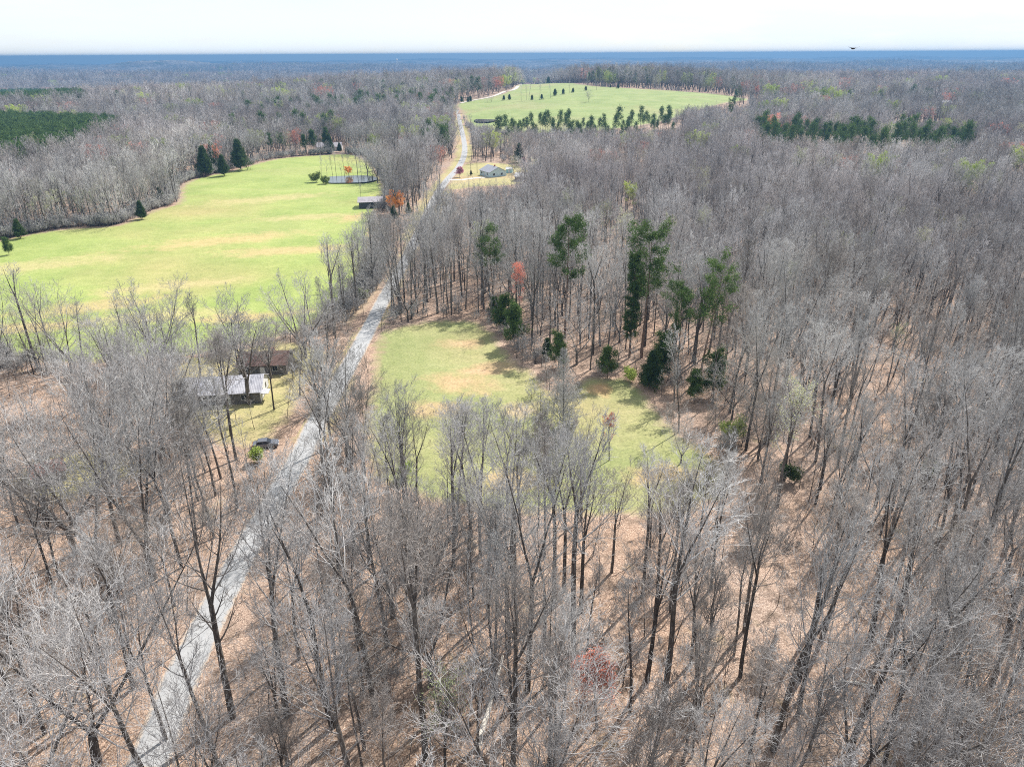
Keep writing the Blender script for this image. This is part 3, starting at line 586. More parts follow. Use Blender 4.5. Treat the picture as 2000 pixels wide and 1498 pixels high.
BH = {'red': 18, 'orange': 12, 'green': 19, 'pale': 16, 'pink': 7, 'rust': 17, 'ygreen': 17, 'olive': 20}
REDNEAR = tree_meshes('red_maple', 211, 11, 'forest', 0, buds='red_buds', budn=2, buds_size=.15, budfrac=.7)
COLOR = [(1165, 1420, 1290, 'NEAR', 'red-budded maple glowing among grey trees near the lower edge'), (1012, 640, 522, 'red', 'red-budded maple inside the wood above the clearing'),
 (1195, 900, 812, 'red', 'red-budded small maple over the right part of the clearing'), (768, 418, 377, 'orange', 'orange-leaved oak beside the small dark barn'), (572, 296, 254, 'rust', 'bright crimson tree among pines on the far pasture edge'),
 (897, 347, 328, 'pink', 'pink blossoming redbud beside the road'), (1023, 322, 312, 'pink', 'small mauve redbud near the dark pointed cedar'), (990, 300, 258, 'pale', 'pale green tree behind the blue-sided house'), (1002, 340, 306, 'pale', 'whitish green tree right of the blue-sided house'),
 (733, 300, 264, 'ygreen', 'pale yellow-green tree in the wood beyond the pond'), (1897, 400, 318, 'ygreen', 'yellow-green tree standing high in the right woods'), (1995, 350, 290, 'ygreen', 'yellow-green tree cut by the right border'),
 (1722, 212, 168, 'rust', 'round rust-red tree in the far right woods'), (1750, 205, 163, 'ygreen', 'yellow-green tree next to the round rust-red one'), (1612, 190, 160, 'ygreen', 'yellow tree in the distant right woods'), (1462, 170, 148, 'ygreen', 'bright yellow-green tree above the hill field corner'),
 (1450, 190, 165, 'red', 'crimson tree at the far corner of the hill field'), (1480, 200, 172, 'red', 'crimson tree right of the far hill field corner'), (1518, 190, 160, 'olive', 'light green tree beyond the hill field corner'), (1625, 205, 176, 'green', 'lime tree below the distant yellow one'),
 (1855, 205, 182, 'rust', 'rust-red tree right of the distant brick house'), (1905, 205, 180, 'orange', 'amber tree in the far right woods'), (1880, 180, 155, 'rust', 'reddish tree on the distant right slope'), (1583, 240, 202, 'pale', 'cream-green tree behind the pine band'),
 (1215, 300, 280, 'orange', 'small orange tree in the middle woods'), (1255, 330, 288, 'pale', 'pale green tree in the middle woods'), (1225, 420, 360, 'green', 'green-budded tree in the right middle woods'), (1240, 430, 365, 'green', 'yellow-green tree close right of the green-budded one'),
 (1185, 480, 398, 'olive', 'faint green budding tree in the right woods'), (1560, 1000, 760, 'olive', 'greenish budding tree right of the clearing'), (1760, 760, 640, 'olive', 'yellow-tinged budding tree in the right woods'), (1730, 640, 540, 'olive', 'tan-tipped budding tree in the upper right woods'),
 (860, 1560, 1330, 'olive', 'yellow-green budding tree at the lower edge'), (1000, 170, 142, 'ygreen', 'lime-green tree on the distant central ridge'), (1190, 165, 140, 'ygreen', 'lime-green tree beyond the hill field'), (865, 165, 145, 'orange', 'orange-tipped tree on the distant central ridge'), (427, 165, 142, 'ygreen', 'lime tree on the left distant ridge')]
for q, (px, py, ty, k, lab) in enumerate(COLOR):
    if k == 'NEAR': x, y = at(px, py); o = put('maple_tree', REDNEAR, x, y, top_height(x, y, ty, px) / 11, .5, lab, 'tree'); o.scale = (o.scale[0] * 1.5, o.scale[1] * 1.5, o.scale[2]); taken.append((x, y)); continue
    if py < 215: x, y = at(px, ty + 2, 19); Ht = BH[k] * (1.15 if k != 'pink' else 1)
    else: x, y = under(px, py, ty); Ht = min(max(top_height(x, y, ty, px), 4), 28)
    put('budding_tree' if k not in ('orange', 'pink', 'red', 'rust') else {'orange': 'oak_tree', 'pink': 'redbud_tree', 'red': 'maple_tree', 'rust': 'maple_tree'}[k], BUD[k], x, y, Ht / BH[k], q * 2.1, lab, 'tree'); taken.append((x, y))
FAR_EV = {k: [tree_meshes(k + '_pine', 300 + s, {'mass': 16, 'cedar': 9}[k], k, 2, single=True) for s in range(3)] for k in ('mass', 'cedar')}
# pine band individuals
def in_band(pts, up, n, seed):
    rg = np.random.default_rng(seed); out = []
    for (a, b_) in zip(pts, pts[1:]):
        L = b_[0] - a[0]; c = max(1, int(n * L / (pts[-1][0] - pts[0][0])))
        for i_ in range(c):
            f = (i_ + rg.random()) / c; px = a[0] + L * f; py = a[1] + (b_[1] - a[1]) * f + rg.random() * (a[2] + (b_[2] - a[2]) * f); out.append((*at(px, py, up), px))
    return out
BANDS = [([(965, 236, 8), (1050, 226, 12), (1120, 216, 30), (1180, 222, 26), (1240, 214, 26), (1320, 222, 12)], 14, 60, 'loose hillside pine band'),
         ([(1476, 236, 20), (1560, 230, 28), (1640, 228, 36), (1720, 234, 40), (1770, 240, 20), (1830, 242, 24), (1895, 252, 18)], 16, 96, 'dense right pine band')]
GB = 0
PB_XY = []
def ordw(n):
    u = 'first second third fourth fifth sixth seventh eighth ninth tenth eleventh twelfth thirteenth fourteenth fifteenth sixteenth seventeenth eighteenth nineteenth'.split()
    if n < 20: return u[n - 1]
    t = 'twenty thirty forty fifty sixty seventy eighty ninety'.split()[n // 10 - 2]; return t + '-' + u[n % 10 - 1] if n % 10 else t[:-1] + 'ieth'
for pts, up, n, nm in BANDS:
    lst = sorted(in_band(pts, up, n, 5 + GB), key=lambda v: v[2]); GB += 1
    for i_, (x, y, px) in enumerate(lst):
        s = rng.uniform(.62, 1.22) * (1.0 if GB == 1 else 1.15)
        o = put('pine_tree', FAR_EV['mass'][i_ % 3], x, y, s, rng.random() * 6.28, 'dark pine, %s from the %s end of the %s' % ((ordw(i_ + 1), 'left', nm) if i_ < len(lst) / 2 else (ordw(len(lst) - i_), 'right', nm)), 'pine', 'pines of the %s' % nm); REG.append((o, 'band', x, y)); PB_XY.append((x, y)); taken.append((x, y))
# trees and cedars of the hill field
HF = [(902, 201, 8, 'cedar', 'round dark cedar at the left corner of the hill field'), (914, 200, 7, 'cedar', 'dark cedar beside the hill field corner'), (919, 199, 8, 'cedar', 'dark cedar right of the hill field corner'),
 (984, 197, 7, 'cedar', 'left cedar of the pair alone on the hill field'), (995, 196, 8, 'cedar', 'right cedar of the pair alone on the hill field'), (1039, 196, 7, 'cedar', 'dark cedar in the fence line right of the thin trees'),
 (1058, 195, 7, 'cedar', 'round cedar in the middle of the hill fence line'), (1084, 188, 10, 'cedar', 'tallest cedar of the hill fence line'), (1100, 185, 8, 'cedar', 'round cedar right of the tallest one in the fence line'), (1119, 182, 7, 'cedar', 'cedar near the upper end of the fence line'),
 (1144, 178, 7, 'cedar', 'small cedar close to the top of the fence line'), (1071, 164, 15, 'cedar', 'big dark cedar behind the hill field'), (1097, 163, 16, 'cedar', 'pointed dark cedar behind the hill field'), (1118, 163, 13, 'cedar', 'dark cedar right of the pointed one behind the hill field'),
 (1192, 172, 5, 'cedar', 'small cedar on the hill crest'), (1207, 174, 7, 'cedar', 'broad cedar on the hill crest'),
 (1018, 198, 19, 'slim', 'bare tree left in the fence line row'), (1028, 197, 17, 'slim', 'thin bare tree in the fence line row'), (1033, 197, 19, 'slim', 'tall thin bare tree in the fence line row'), (1054, 196, 18, 'slim', 'bare tree between two fence line cedars'),
 (1075, 193, 16, 'slim', 'bare tree left of the tallest fence line cedar'), (1112, 184, 16, 'slim', 'bare tree beyond the round fence line cedar'), (1146, 178, 21, 'forest', 'bare tree at the top of the fence line'), (1165, 177, 18, 'slim', 'bare tree on the hill crest'), (1150, 200, 12, 'open', 'lone rounded bare tree on the hill field slope'),
 (952, 201, 8, 'open', 'low bare thicket tree by the lane bottom'), (960, 201, 8, 'open', 'low bare thicket tree right of the lane bottom')]
MIDS = {}
for k, seeds, H in (('forest', (1, 2, 3, 4, 5, 6), 22), ('open', (21, 22, 23), 20), ('slim', (31, 32), 20), ('sapling', (41, 42), 9), ('shrub', (51, 52), 4.5)):
    for q, s in enumerate(seeds): MIDS.setdefault(k, []).append((tree_meshes('%s_tree_middle' % k, s + 500, H, k, 1, cm=('twig_bark', 'pale_twig_bark', 'brown_twig_bark')[q % 3], single=True), H))
FARS = {}
for k, seeds, H in (('forest', (1, 2, 3), 22), ('open', (21, 22, 23), 20)):
    for q, s in enumerate(seeds): FARS.setdefault(k, []).append((tree_meshes('%s_tree_far' % k, s + 800, H, k, 2, cm=('twig_bark', 'brown_twig_bark', 'twig_bark')[q % 3], single=True), H))
for q, (px, py, Ht, k, lab) in enumerate(HF):
    x, y = at(px, py)
    if k == 'cedar': put('cedar_tree', FAR_EV['cedar'][q % 3], x, y, Ht / 10, q, lab, 'cedar', 'cedars on the hill field', sz=.85)
    else: ms, H0 = MIDS[k][q % len(MIDS[k])]; put('bare_tree', ms, x, y, Ht / H0, q, lab, 'tree')
    taken.append((x, y))

# ------------------------------------------------------------------ woodland
BLD = [(*at(445, 775), 12), (*at(515, 722), 9), (*at(97, 935), 5.5), (*at(515, 868), 5), (*at(725, 404), 12), (*at(965, 345), 16), (*at(995, 336), 8), (*at(1032, 352), 12), (*at(625, 292), 16), (*at(650, 294), 16), (*at(1790, 214), 16), (*at(1838, 222), 16)]
PLANT = [catmull(poly([(-260, 222, 15), (0, 222, 15), (120, 226, 15), (225, 229, 15), (222, 243, 15), (150, 272, 15), (70, 296, 15), (0, 300, 15), (-260, 310, 15)]), 3, True),
         catmull(poly([(-260, 186, 15), (0, 184, 15), (110, 186, 15), (168, 193, 15), (120, 199, 15), (40, 204, 15), (-260, 207, 15)]), 3, True)]
ZONES = [(PASTURE, .2), (CLEAR, 0), (HILL, 2), (LAWNB, 2), (POND, 1), (POND2, 3)] + [(p_, 5) for p_ in FIELDN]
def open_mask(x, y, road=4.2):
    ok = seg_dist(x, y, ROAD, False) > road + 2 * sstep(330, 420, np.hypot(x, y))
    ok &= (seg_dist(x, y, GRAVEL, False) > 6) & (seg_dist(x, y, DRIVE2, False) > 2)
    for P, mg in ZONES:
        bx = (x > P[:, 0].min() - 20) & (x < P[:, 0].max() + 20) & (y > P[:, 1].min() - 20) & (y < P[:, 1].max() + 20)
        k = np.nonzero(bx & ok)[0]
        if len(k): ok[k[sdist(x[k], y[k], P) > -mg]] = False
    for bx_, by_, br in BLD: ok &= np.hypot(x - bx_, y - by_) > br
    return ok
def scatter(rg, r0, r1, sp, azm=43.0):
    g = np.arange(-r1, r1, sp); X, Y = np.meshgrid(g, g[g > -40]); X = X.ravel() + rg.uniform(-.46, .46, X.size) * sp; Y = Y.ravel() + rg.uniform(-.46, .46, Y.size) * sp
    r = np.hypot(X, Y); k = (r >= r0) & (r < r1) & (np.abs(np.degrees(np.arctan2(X, Y))) < azm + 900 / np.maximum(r, 20)); return X[k], Y[k]
def project(x, y, z):
    d = np.stack([x, y, z - CAM_Z], -1) @ MW; return 1000 + F_PX * d[..., 0] / -d[..., 2], 749 - F_PX * d[..., 1] / -d[..., 2], -d[..., 2]
rgw = np.random.default_rng(5)
# what the photograph shows free of nearer crowns: (x0, x1, y0, y1, distance beyond which it does not matter)
FREE = [(862, 910, 308, 368, 500), (893, 912, 240, 300, 700), (888, 899, 210, 240, 900), (885, 1018, 326, 360, 420), (968, 1330, 226, 250, 720), (1480, 1700, 230, 268, 640), (1700, 1895, 240, 272, 600), (903, 1250, 166, 222, 1100), (1250, 1460, 178, 206, 1100), (945, 1250, 166, 224, 900), (600, 742, 330, 362, 420), (698, 752, 384, 416, 330), (742, 792, 374, 425, 320), (925, 972, 228, 243, 700), (640, 700, 276, 296, 470), (1745, 1850, 196, 232, 800),
        (1120, 1200, 1285, 1400, 60), (1160, 1385, 800, 885, 104), (445, 500, 738, 765, 122), (488, 548, 845, 885, 112), (70, 130, 895, 962, 92), (1075, 1125, 700, 830, 118)]
for (px, py, ty, k, lab) in PINES + COLOR:
    if k and py > 215:
        x_, y_ = at(px, py); hw = max(6, (py - ty) * .16); FREE.append((px - hw, px + hw, ty, ty + (py - ty) * (.5 if k == 'pine' else .6), math.hypot(x_, y_) - 4))
    elif k: FREE.append((px - 9, px + 9, ty, ty + 16, math.hypot(*at(px, ty + 2, 19)) - 10))
ROADIMG = np.array(ROADPX, float)
SKYL = np.array([(-400, 700), (0, 655), (60, 640), (130, 660), (200, 612), (230, 555), (330, 540), (425, 560), (520, 585), (620, 550), (705, 535), (712, 800), (780, 785), (1000, 785), (1060, 800), (1130, 800), (1160, 770), (1240, 800), (1310, 850), (1400, 860), (1440, 780), (1460, 400), (2400, 300)], float)
def cap_height(x, y, H):
    """nearer trees no taller than the tree-top line that the photograph shows against the two fields"""
    px, py, _ = project(x, y, height(x, y)); lim = np.interp(px, SKYL[:, 0], SKYL[:, 1]); lim = np.maximum(lim, 0); k = (py > lim + 60) & (np.hypot(x, y) < 180)
    r = np.hypot(x, y); lim = lim + np.where((px > 705) & (px < 1440), rgw.uniform(-8, 30, len(x)), rgw.uniform(-8, 60, len(x)))
    ang = PITCH + np.arctan((lim - 749) / F_PX); Hm = CAM_Z - r * np.tan(ang) - height(x, y); return np.where(k, np.minimum(H, Hm), H)
def covers(x, y, H):
    bad = np.zeros(len(x), bool); r = np.hypot(x, y); g0 = height(x, y)
    for f in (.15, .3, .45, .6, .75, .9, 1.0):
        px, py, _ = project(x, y, g0 + H * f)
        for (x0, x1, y0, y1, dmax) in FREE:
            m_ = 5 if f > .4 else 0
            bad |= (px > x0 - m_) & (px < x1 + m_) & (py > y0) & (py < y1) & (r < dmax)
        if f > .4:
            xr = np.interp(-py, -ROADIMG[:, 1], ROADIMG[:, 0]); wd = np.interp(py, [560, 860, 1200, 1500], [10, 26, 44, 60])
            bad |= (np.abs(px - xr) < wd) & (py > 560) & (py < 1498) & (r < 170) & (rgw.random(len(x)) < np.where(py < 1000, .55, .36))
    return bad
TK = np.array(taken)
def clear_of(x, y, dmin):
    ok = np.ones(len(x), bool)
    for tx, ty in TK: ok &= np.hypot(x - tx, y - ty) > dmin
    return ok
pts = []     # x, y, idx-class
bx, by = scatter(rgw, 29, 175, 5.3); ex, ey = scatter(rgw, 70, 118, 4.4); exi = project(ex, ey, height(ex, ey)); k = (exi[0] > 690) & (exi[0] < 1460) & (exi[1] > 1000) & (exi[1] < 1190) & (rgw.random(len(ex)) < .12); bx = np.concatenate([bx, ex[k]]); by = np.concatenate([by, ey[k]]); k = open_mask(bx, by) & clear_of(bx, by, 3.2)
lot = sdist(bx, by, LAWNA) > 0; k &= ~(lot & (rgw.random(len(bx)) < .72)); lot = sdist(bx, by, LAWNC) > 0; k &= ~(lot & (rgw.random(len(bx)) < .6)); bx = bx[k]; by = by[k]
gap = np.sin(bx / 17 + 2) * np.sin(by / 21 + 1) > .55; k = ~(gap & (rgw.random(len(bx)) < .5)); bx = bx[k]; by = by[k]
Hs = cap_height(bx, by, np.clip(rgw.normal(19.5, 3.6, len(bx)), 11, 27)); k = (Hs > 4.5) & ~covers(bx, by, Hs); bx, by, Hs = bx[k], by[k], Hs[k]
ux, uy, dd = project(bx, by, Hs * .6); vis = (ux > -60) & (ux < 2060) & (uy < 1560)
sc = np.where(vis, Hs / dd, 0); order = np.argsort(-sc)
NTREE = 300 - len(heroes) - 14
ind = order[:NTREE]; rest = np.concatenate([order[NTREE:]])
rest = rest[np.hypot(bx[rest], by[rest]) > 20]
for i_ in ind:
    form = rgw.choice(['forest', 'forest', 'forest', 'slim', 'open'], p=[.25, .25, .22, .16, .12]); q = int(rgw.integers(len(NEAR[form]))); ms, H0 = NEAR[form][q]
    o = put('bare_tree', ms, float(bx[i_]), float(by[i_]), Hs[i_] / H0 * rgw.uniform(.95, 1.05), rgw.random() * 6.28, None, 'tree', G_TREE, tilt=tuple(rgw.normal(0, .022, 2)))
    o['adj'] = str(FORM_ADJ[form][q % 4]); REG.append((o, 'bare tree', float(bx[i_]), float(by[i_])))
# saplings and brush near
sx, sy = scatter(rgw, 29, 150, 4.6); k = open_mask(sx, sy, 3.4) & clear_of(sx, sy, 1.2) & (rgw.random(len(sx)) < .8); sx = sx[k]; sy = sy[k]
Hq = rgw.uniform(4, 11, len(sx)); k = ~covers(sx, sy, Hq); sx, sy, Hq = sx[k], sy[k], Hq[k]; ux, uy, dd = project(sx, sy, Hq * .5); vis = (ux > -20) & (ux < 2020) & (uy < 1510); sc = np.where(vis, Hq / dd, 0); order = np.argsort(-sc); NS = 296
for i_ in order[:NS]:
    form = 'sapling' if rgw.random() < .86 else 'shrub'; q = int(rgw.integers(len(NEAR[form]))); ms, H0 = NEAR[form][q]; Ht = Hq[i_] if form == 'sapling' else min(Hq[i_], 5)
    o = put('sapling' if form == 'sapling' else 'bare_shrub', ms, float(sx[i_]), float(sy[i_]), Ht / H0, rgw.random() * 6.28, None, 'sapling' if form == 'sapling' else 'shrub', G_SAP if form == 'sapling' else 'leafless shrubs under the trees', tilt=tuple(rgw.normal(0, .07, 2)))
    o['adj'] = str(FORM_ADJ[form][q % 3]); REG.append((o, 'bare sapling' if form == 'sapling' else 'bare shrub', float(sx[i_]), float(sy[i_])))
srest = order[NS:]

# sources for the mass planting: trees that stand in the picture themselves
def stand(me, H, px, py, label, cat='tree', nm='bare_tree', gr=G_TREE):
    x, y = at(px, py); return put(nm, me, x, y, 1.0, 1.0, label, cat, gr if cat == 'tree' else None)
SRC = []
spots = [(1010, 560), (1150, 560), (900, 560), (1230, 600), (1480, 640), (1560, 560), (1660, 620), (1750, 560), (1900, 600), (860, 540), (1080, 600), (1320, 540), (1400, 620)]
si = 0
words = ['above the clearing', 'left of the tallest pine', 'near where the road enters the wood', 'before the ivy-dark evergreen column', 'right of the round-topped pine', 'far right of the round-topped pine', 'in the right woods below the tan-tipped tree', 'in the right woods left of the tan-tipped tree', 'near the right border of the upper woods', 'just right of the wood entrance', 'below the tall feathery pine', 'above the round-topped pine', 'right behind the round-topped pine']
for k in ('forest', 'open', 'slim'):
    for q, (me, H0) in enumerate(MIDS[k]):
        o = stand(me, H0, *spots[si], 'grey leafless %s tree standing %s' % (FORM_ADJ[k][q % 4], words[si])); SRC.append((o, 'mid', k)); si += 1
o = stand(MIDS['sapling'][0][0], 9, 1130, 640, 'thin leafless sapling under the wood edge beyond the clearing', 'sapling', 'sapling'); SRC.append((o, 'sap', 'sapling'))
o = stand(MIDS['sapling'][1][0], 9, 880, 600, 'thin leafless sapling by the wood edge above the clearing', 'sapling', 'sapling'); SRC.append((o, 'sap', 'sapling'))
for q, (px, py) in enumerate([(1045, 712), (1170, 735)]):
    SRC.append((stand(MIDS['shrub'][q][0], 4.5, px, py, ('low leafless shrub at the clearing edge below the wood', 'leafless shrub at the top of the opening right of the conical tree')[q], 'shrub', 'bare_shrub'), 'brush', 'shrub'))
fs = [(200, 405), (120, 400), (260, 385), (60, 420), (300, 380), (160, 420)]
for k in ('forest', 'open'):
    for q, (me, H0) in enumerate(FARS[k]):
        px, py = fs[len([1 for s in SRC if s[1] == 'far'])]
        SRC.append((stand(me, H0, px, py, 'leafless %s tree %s the left wood along the pasture' % (FORM_ADJ[k][q], ('on the rim of', 'within', 'deeper inside')[q])), 'far', k))
bud_src = {k: next(o for o in bpy.data.objects if o.data == BUD[k]) for k in ('green', 'pale', 'rust', 'ygreen', 'olive')}
for k, o in bud_src.items(): SRC.append((o, 'bud', k))
pine_src = [next(o for o in bpy.data.objects if o.data == m_) for m_ in FAR_EV['mass']]
for o in pine_src: SRC.append((o, 'pine', 'mass'))
IDX = {}
for i_, (o, a, b_) in enumerate(SRC): IDX.setdefault(a, []).append(i_); IDX.setdefault(a + b_, []).append(i_)
def mass(name, x, y, idx, scl, label, cat=None, tint=None):
    n = len(x); z = height(x, y) - .1; rg = np.random.default_rng(n)
    rot = np.column_stack([rg.normal(0, .035, n), rg.normal(0, .035, n), rg.random(n) * 6.28]); s3 = np.column_stack([scl * rg.uniform(.85, 1.15, n), scl * rg.uniform(.85, 1.15, n), scl])
    used = sorted(set(idx.tolist())); remap = {u: i for i, u in enumerate(used)}
    me = mesh_np(name, np.column_stack([x, y, z]), attrs={'rot': ('FLOAT_VECTOR', rot), 'scl': ('FLOAT_VECTOR', s3), 'pick': ('INT', np.array([remap[i] for i in idx.tolist()]))})
    o = obj(name, me, kind='stuff', label=label, cat=cat)
    g = bpy.data.node_groups.new(name + '_planting', 'GeometryNodeTree'); g.interface.new_socket('Geometry', in_out='INPUT', socket_type='NodeSocketGeometry'); g.interface.new_socket('Geometry', in_out='OUTPUT', socket_type='NodeSocketGeometry')
    gi = g.nodes.new('NodeGroupInput'); go = g.nodes.new('NodeGroupOutput'); ip = g.nodes.new('GeometryNodeInstanceOnPoints'); jn = g.nodes.new('GeometryNodeJoinGeometry')
    for u in reversed(used):          # join lists its links in reverse order of linking
        oi = g.nodes.new('GeometryNodeObjectInfo'); oi.inputs['Object'].default_value = SRC[u][0]; oi.transform_space = 'ORIGINAL'; gt = g.nodes.new('GeometryNodeGeometryToInstance')
        g.links.new(oi.outputs['Geometry'], gt.inputs[0]); g.links.new(gt.outputs[0], jn.inputs[0])
    def na(nm, ty): k = g.nodes.new('GeometryNodeInputNamedAttribute'); k.data_type = ty; k.inputs[0].default_value = nm; return k.outputs[0]
    g.links.new(gi.outputs[0], ip.inputs['Points']); g.links.new(jn.outputs[0], ip.inputs['Instance']); ip.inputs['Pick Instance'].default_value = True
    g.links.new(na('pick', 'INT'), ip.inputs['Instance Index']); g.links.new(na('rot', 'FLOAT_VECTOR'), ip.inputs['Rotation']); g.links.new(na('scl', 'FLOAT_VECTOR'), ip.inputs['Scale'])
    g.links.new(ip.outputs[0], go.inputs[0]); md = o.modifiers.new('planting', 'NODES'); md.node_group = g
    return o
WX = []; WY = []; WI = []; WS = []
def addw(x, y, i_, s): WX.append(x); WY.append(y); WI.append(i_); WS.append(s)
def pick(rg, n, a, pb=0.0, bud=('olive', 'pale', 'green')):
    r = rg.choice(IDX[a], n)
    if pb:
        kk = rg.random(n) < pb; r[kk] = rg.choice([IDX['bud' + c][0] for c in bud], kk.sum())
    return r
rx, ry = bx[rest], by[rest]; addw(rx, ry, pick(rgw, len(rx), 'mid'), Hs[rest] / 21.5)
def zone(r0, r1, sp, src, H, pb=.02, smul=1.0):
    x, y = scatter(rgw, r0, r1, sp); k = open_mask(x, y)
    for P in PLANT: k &= ~inside(x, y, P)
    x, y = x[k], y[k]
    pb_ = np.array(PB_XY); near_ = (np.hypot(x, y) > 350) & (np.hypot(x, y) < 1000)
    kk = np.ones(len(x), bool); ii = np.nonzero(near_)[0]
    for tx, ty in pb_: kk[ii] &= np.hypot(x[ii] - tx, y[ii] - ty) > 4
    x, y = x[kk], y[kk]
    s = np.clip(rgw.normal(1, .14, len(x)), .6, 1.35) * H / 21 * smul
    if r0 < 900: k = covers(x, y, s * 21); s = np.where(k, s * .34, s); k = ~(k & covers(x, y, s * 21)); x, y, s = x[k], y[k], s[k]
    addw(x, y, pick(rgw, len(x), src, pb, ('olive', 'pale', 'olive') if r0 < 400 else ('olive', 'pale', 'ygreen', 'ygreen', 'rust')), s)
zone(175, 400, 5.0, 'mid', 19, .02)
zone(400, 900, 6.3, 'far', 19, .03)
zone(900, 2600, 10.5, 'far', 21, .05, 1.15)
zone(2600, 6000, 19, 'far', 21, .01, 1.6)
# scattered dark pine stands far off
for (px, py, n, sp) in [(980, 180, 60, 120), (1120, 150, 140, 260), (1560, 125, 260, 420), (1180, 131, 120, 260), (1500, 131, 160, 300), (1990, 140, 300, 300), (1870, 140, 60, 120), (1790, 183, 12, 25), (228, 180, 90, 60), (275, 172, 60, 50), (310, 168, 40, 60), (172, 166, 20, 30), (360, 142, 60, 60), (450, 135, 60, 140), (600, 205, 14, 30), (805, 190, 22, 26), (845, 198, 10, 16), (835, 262, 8, 12), (860, 265, 4, 8), (690, 205, 10, 30), (560, 240, 10, 25), (1000, 145, 60, 140), (1655, 131, 80, 200), (1310, 150, 60, 140), (880, 150, 10, 20), (500, 218, 10, 22)]:
    x0, y0 = at(px, py, 15); x = x0 + rgw.normal(0, sp, n); y = y0 + rgw.normal(0, sp * .45, n); k = open_mask(x, y); addw(x[k], y[k], rgw.choice(IDX['pine'], k.sum()), rgw.uniform(.9, 1.5, k.sum()))
mass('woodland', np.concatenate(WX), np.concatenate(WY), np.concatenate(WI), np.concatenate(WS), 'grey leafless woodland reaching from the clearing to the far ridges')
# pine plantations
PX = []; PY = []
for P, sp in zip(PLANT, (4.6, 6.5)):
    x0, y0 = P.min(0); x1, y1 = P.max(0); X, Y = np.meshgrid(np.arange(x0, x1, sp), np.arange(y0, y1, sp)); X = X.ravel() + rgw.uniform(-1.4, 1.4, X.size); Y = Y.ravel() + rgw.uniform(-1.4, 1.4, Y.size); k = inside(X, Y, P) & (rgw.random(len(X)) < .93); PX.append(X[k]); PY.append(Y[k])
for i_, (a, b_) in enumerate(zip(PX, PY)):
    mass('pine_plantation', a, b_, rgw.choice(IDX['pine'], len(a)), rgw.uniform(.8, 1.15, len(a)) * (1.0, 1.35)[i_], ('dark green pine plantation, the larger nearer block at the left border', 'dark green pine plantation, the narrow farther block at the left border')[i_])
# undergrowth
ux_, uy_ = scatter(rgw, 150, 420, 5.5); k = open_mask(ux_, uy_, 3) & (rgw.random(len(ux_)) < .7); ux_, uy_ = ux_[k], uy_[k]
def fringe(P, n, lo, hi, keep=None):
    i_ = rgw.integers(0, len(P), n); a = P[i_]; b_ = P[(i_ + 1) % len(P)]; d = b_ - a; L = np.maximum(np.linalg.norm(d, axis=1), 1e-6); q = a + d * rgw.random((n, 1)); nn = np.column_stack([d[:, 1], -d[:, 0]]) / L[:, None]
    o_ = rgw.uniform(lo, hi, n)[:, None]; q1 = q + nn * o_; q2 = q - nn * o_; ins = sdist(q1[:, 0], q1[:, 1], P) > 0; q = np.where(ins[:, None], q2, q1)
    return q[:, 0], q[:, 1]
fx, fy = [], []
for P, n in ((PASTURE, 3600), (CLEAR, 330), (HILL, 900)):
    a, b_ = fringe(P, n, .5, 7); k = (seg_dist(a, b_, ROAD, False) > 4) & ((b_ > 150) | (P is not CLEAR)); k &= ~covers(a, b_, np.full(len(a), 4.0)); k &= ~((P is PASTURE) & (np.hypot(a, b_) < 190) & (rgw.random(len(a)) < .8)); fx.append(a[k]); fy.append(b_[k])
for _r0, _r1 in ((290, 1150),):      # scrub on the ground that stays open between the far woods
    a, b_ = scatter(rgw, _r0, _r1, 3.9); k = open_mask(a, b_, 3.2); a, b_ = a[k], b_[k]; k = covers(a, b_, np.full(len(a), 18.0)) & ~covers(a, b_, np.full(len(a), 4.0)) & (rgw.random(len(a)) < .85); fx.append(a[k]); fy.append(b_[k])
hp = poly([(1080, 752), (1085, 800), (1082, 850), (1070, 900), (1062, 960)]); hi = rgw.uniform(0, 3.99, 70); h0 = hi.astype(int); hf = (hi - h0)[:, None]; hq = hp[h0] * (1 - hf) + hp[h0 + 1] * hf; a = hq[:, 0] + rgw.normal(0, 1.8, 70); b_ = hq[:, 1] + rgw.normal(0, 1.5, 70); fx.append(a); fy.append(b_)
fx = np.concatenate(fx); fy = np.concatenate(fy); k = np.hypot(fx - cone_xy[0], fy - cone_xy[1]) > 2; fx, fy = fx[k], fy[k]
mass('brush', fx, fy, rgw.choice(IDX['brush'] + IDX['sap'][:1], len(fx)), rgw.uniform(.4, 1.25, len(fx)), 'tangled leafless brush along the edges of the fields')
ux_ = np.concatenate([ux_, sx[srest]]); uy_ = np.concatenate([uy_, sy[srest]])
k = rgw.random(len(ux_)) < .95; ux_, uy_ = ux_[k], uy_[k]
mass('undergrowth', ux_, uy_, rgw.choice(IDX['sap'], len(ux_)), rgw.uniform(.45, 1.1, len(ux_)), 'thin leafless undergrowth of young stems filling the far woods')

# distant canopy beyond the planted trees
r_ = np.geomspace(5700, 13900, 120); a_ = np.radians(np.linspace(-60, 60, 900)); XX = np.outer(r_, np.sin(a_)); YY = np.outer(r_, np.cos(a_)); rgc = np.random.default_rng(9)
ZZ = height(XX, YY) + 19 + rgc.normal(0, 2.6, XX.shape); ZZ[0] = height(XX[0], YY[0]) - 2; XX += rgc.normal(0, 6, XX.shape); na_ = len(a_); i = np.arange(len(r_) - 1)[:, None] * na_; j = np.arange(na_ - 1)[None]
Q = np.stack([i + j, i + j + 1, i + na_ + j + 1, i + na_ + j], -1).reshape(-1, 4)
obj('distant_forest', mesh_np('distant_forest', np.stack([XX, YY, ZZ], -1).reshape(-1, 3), Q[:, ::-1], mats=[M['canopy']]), kind='stuff', label='blue-grey forest canopy on the far ridges')

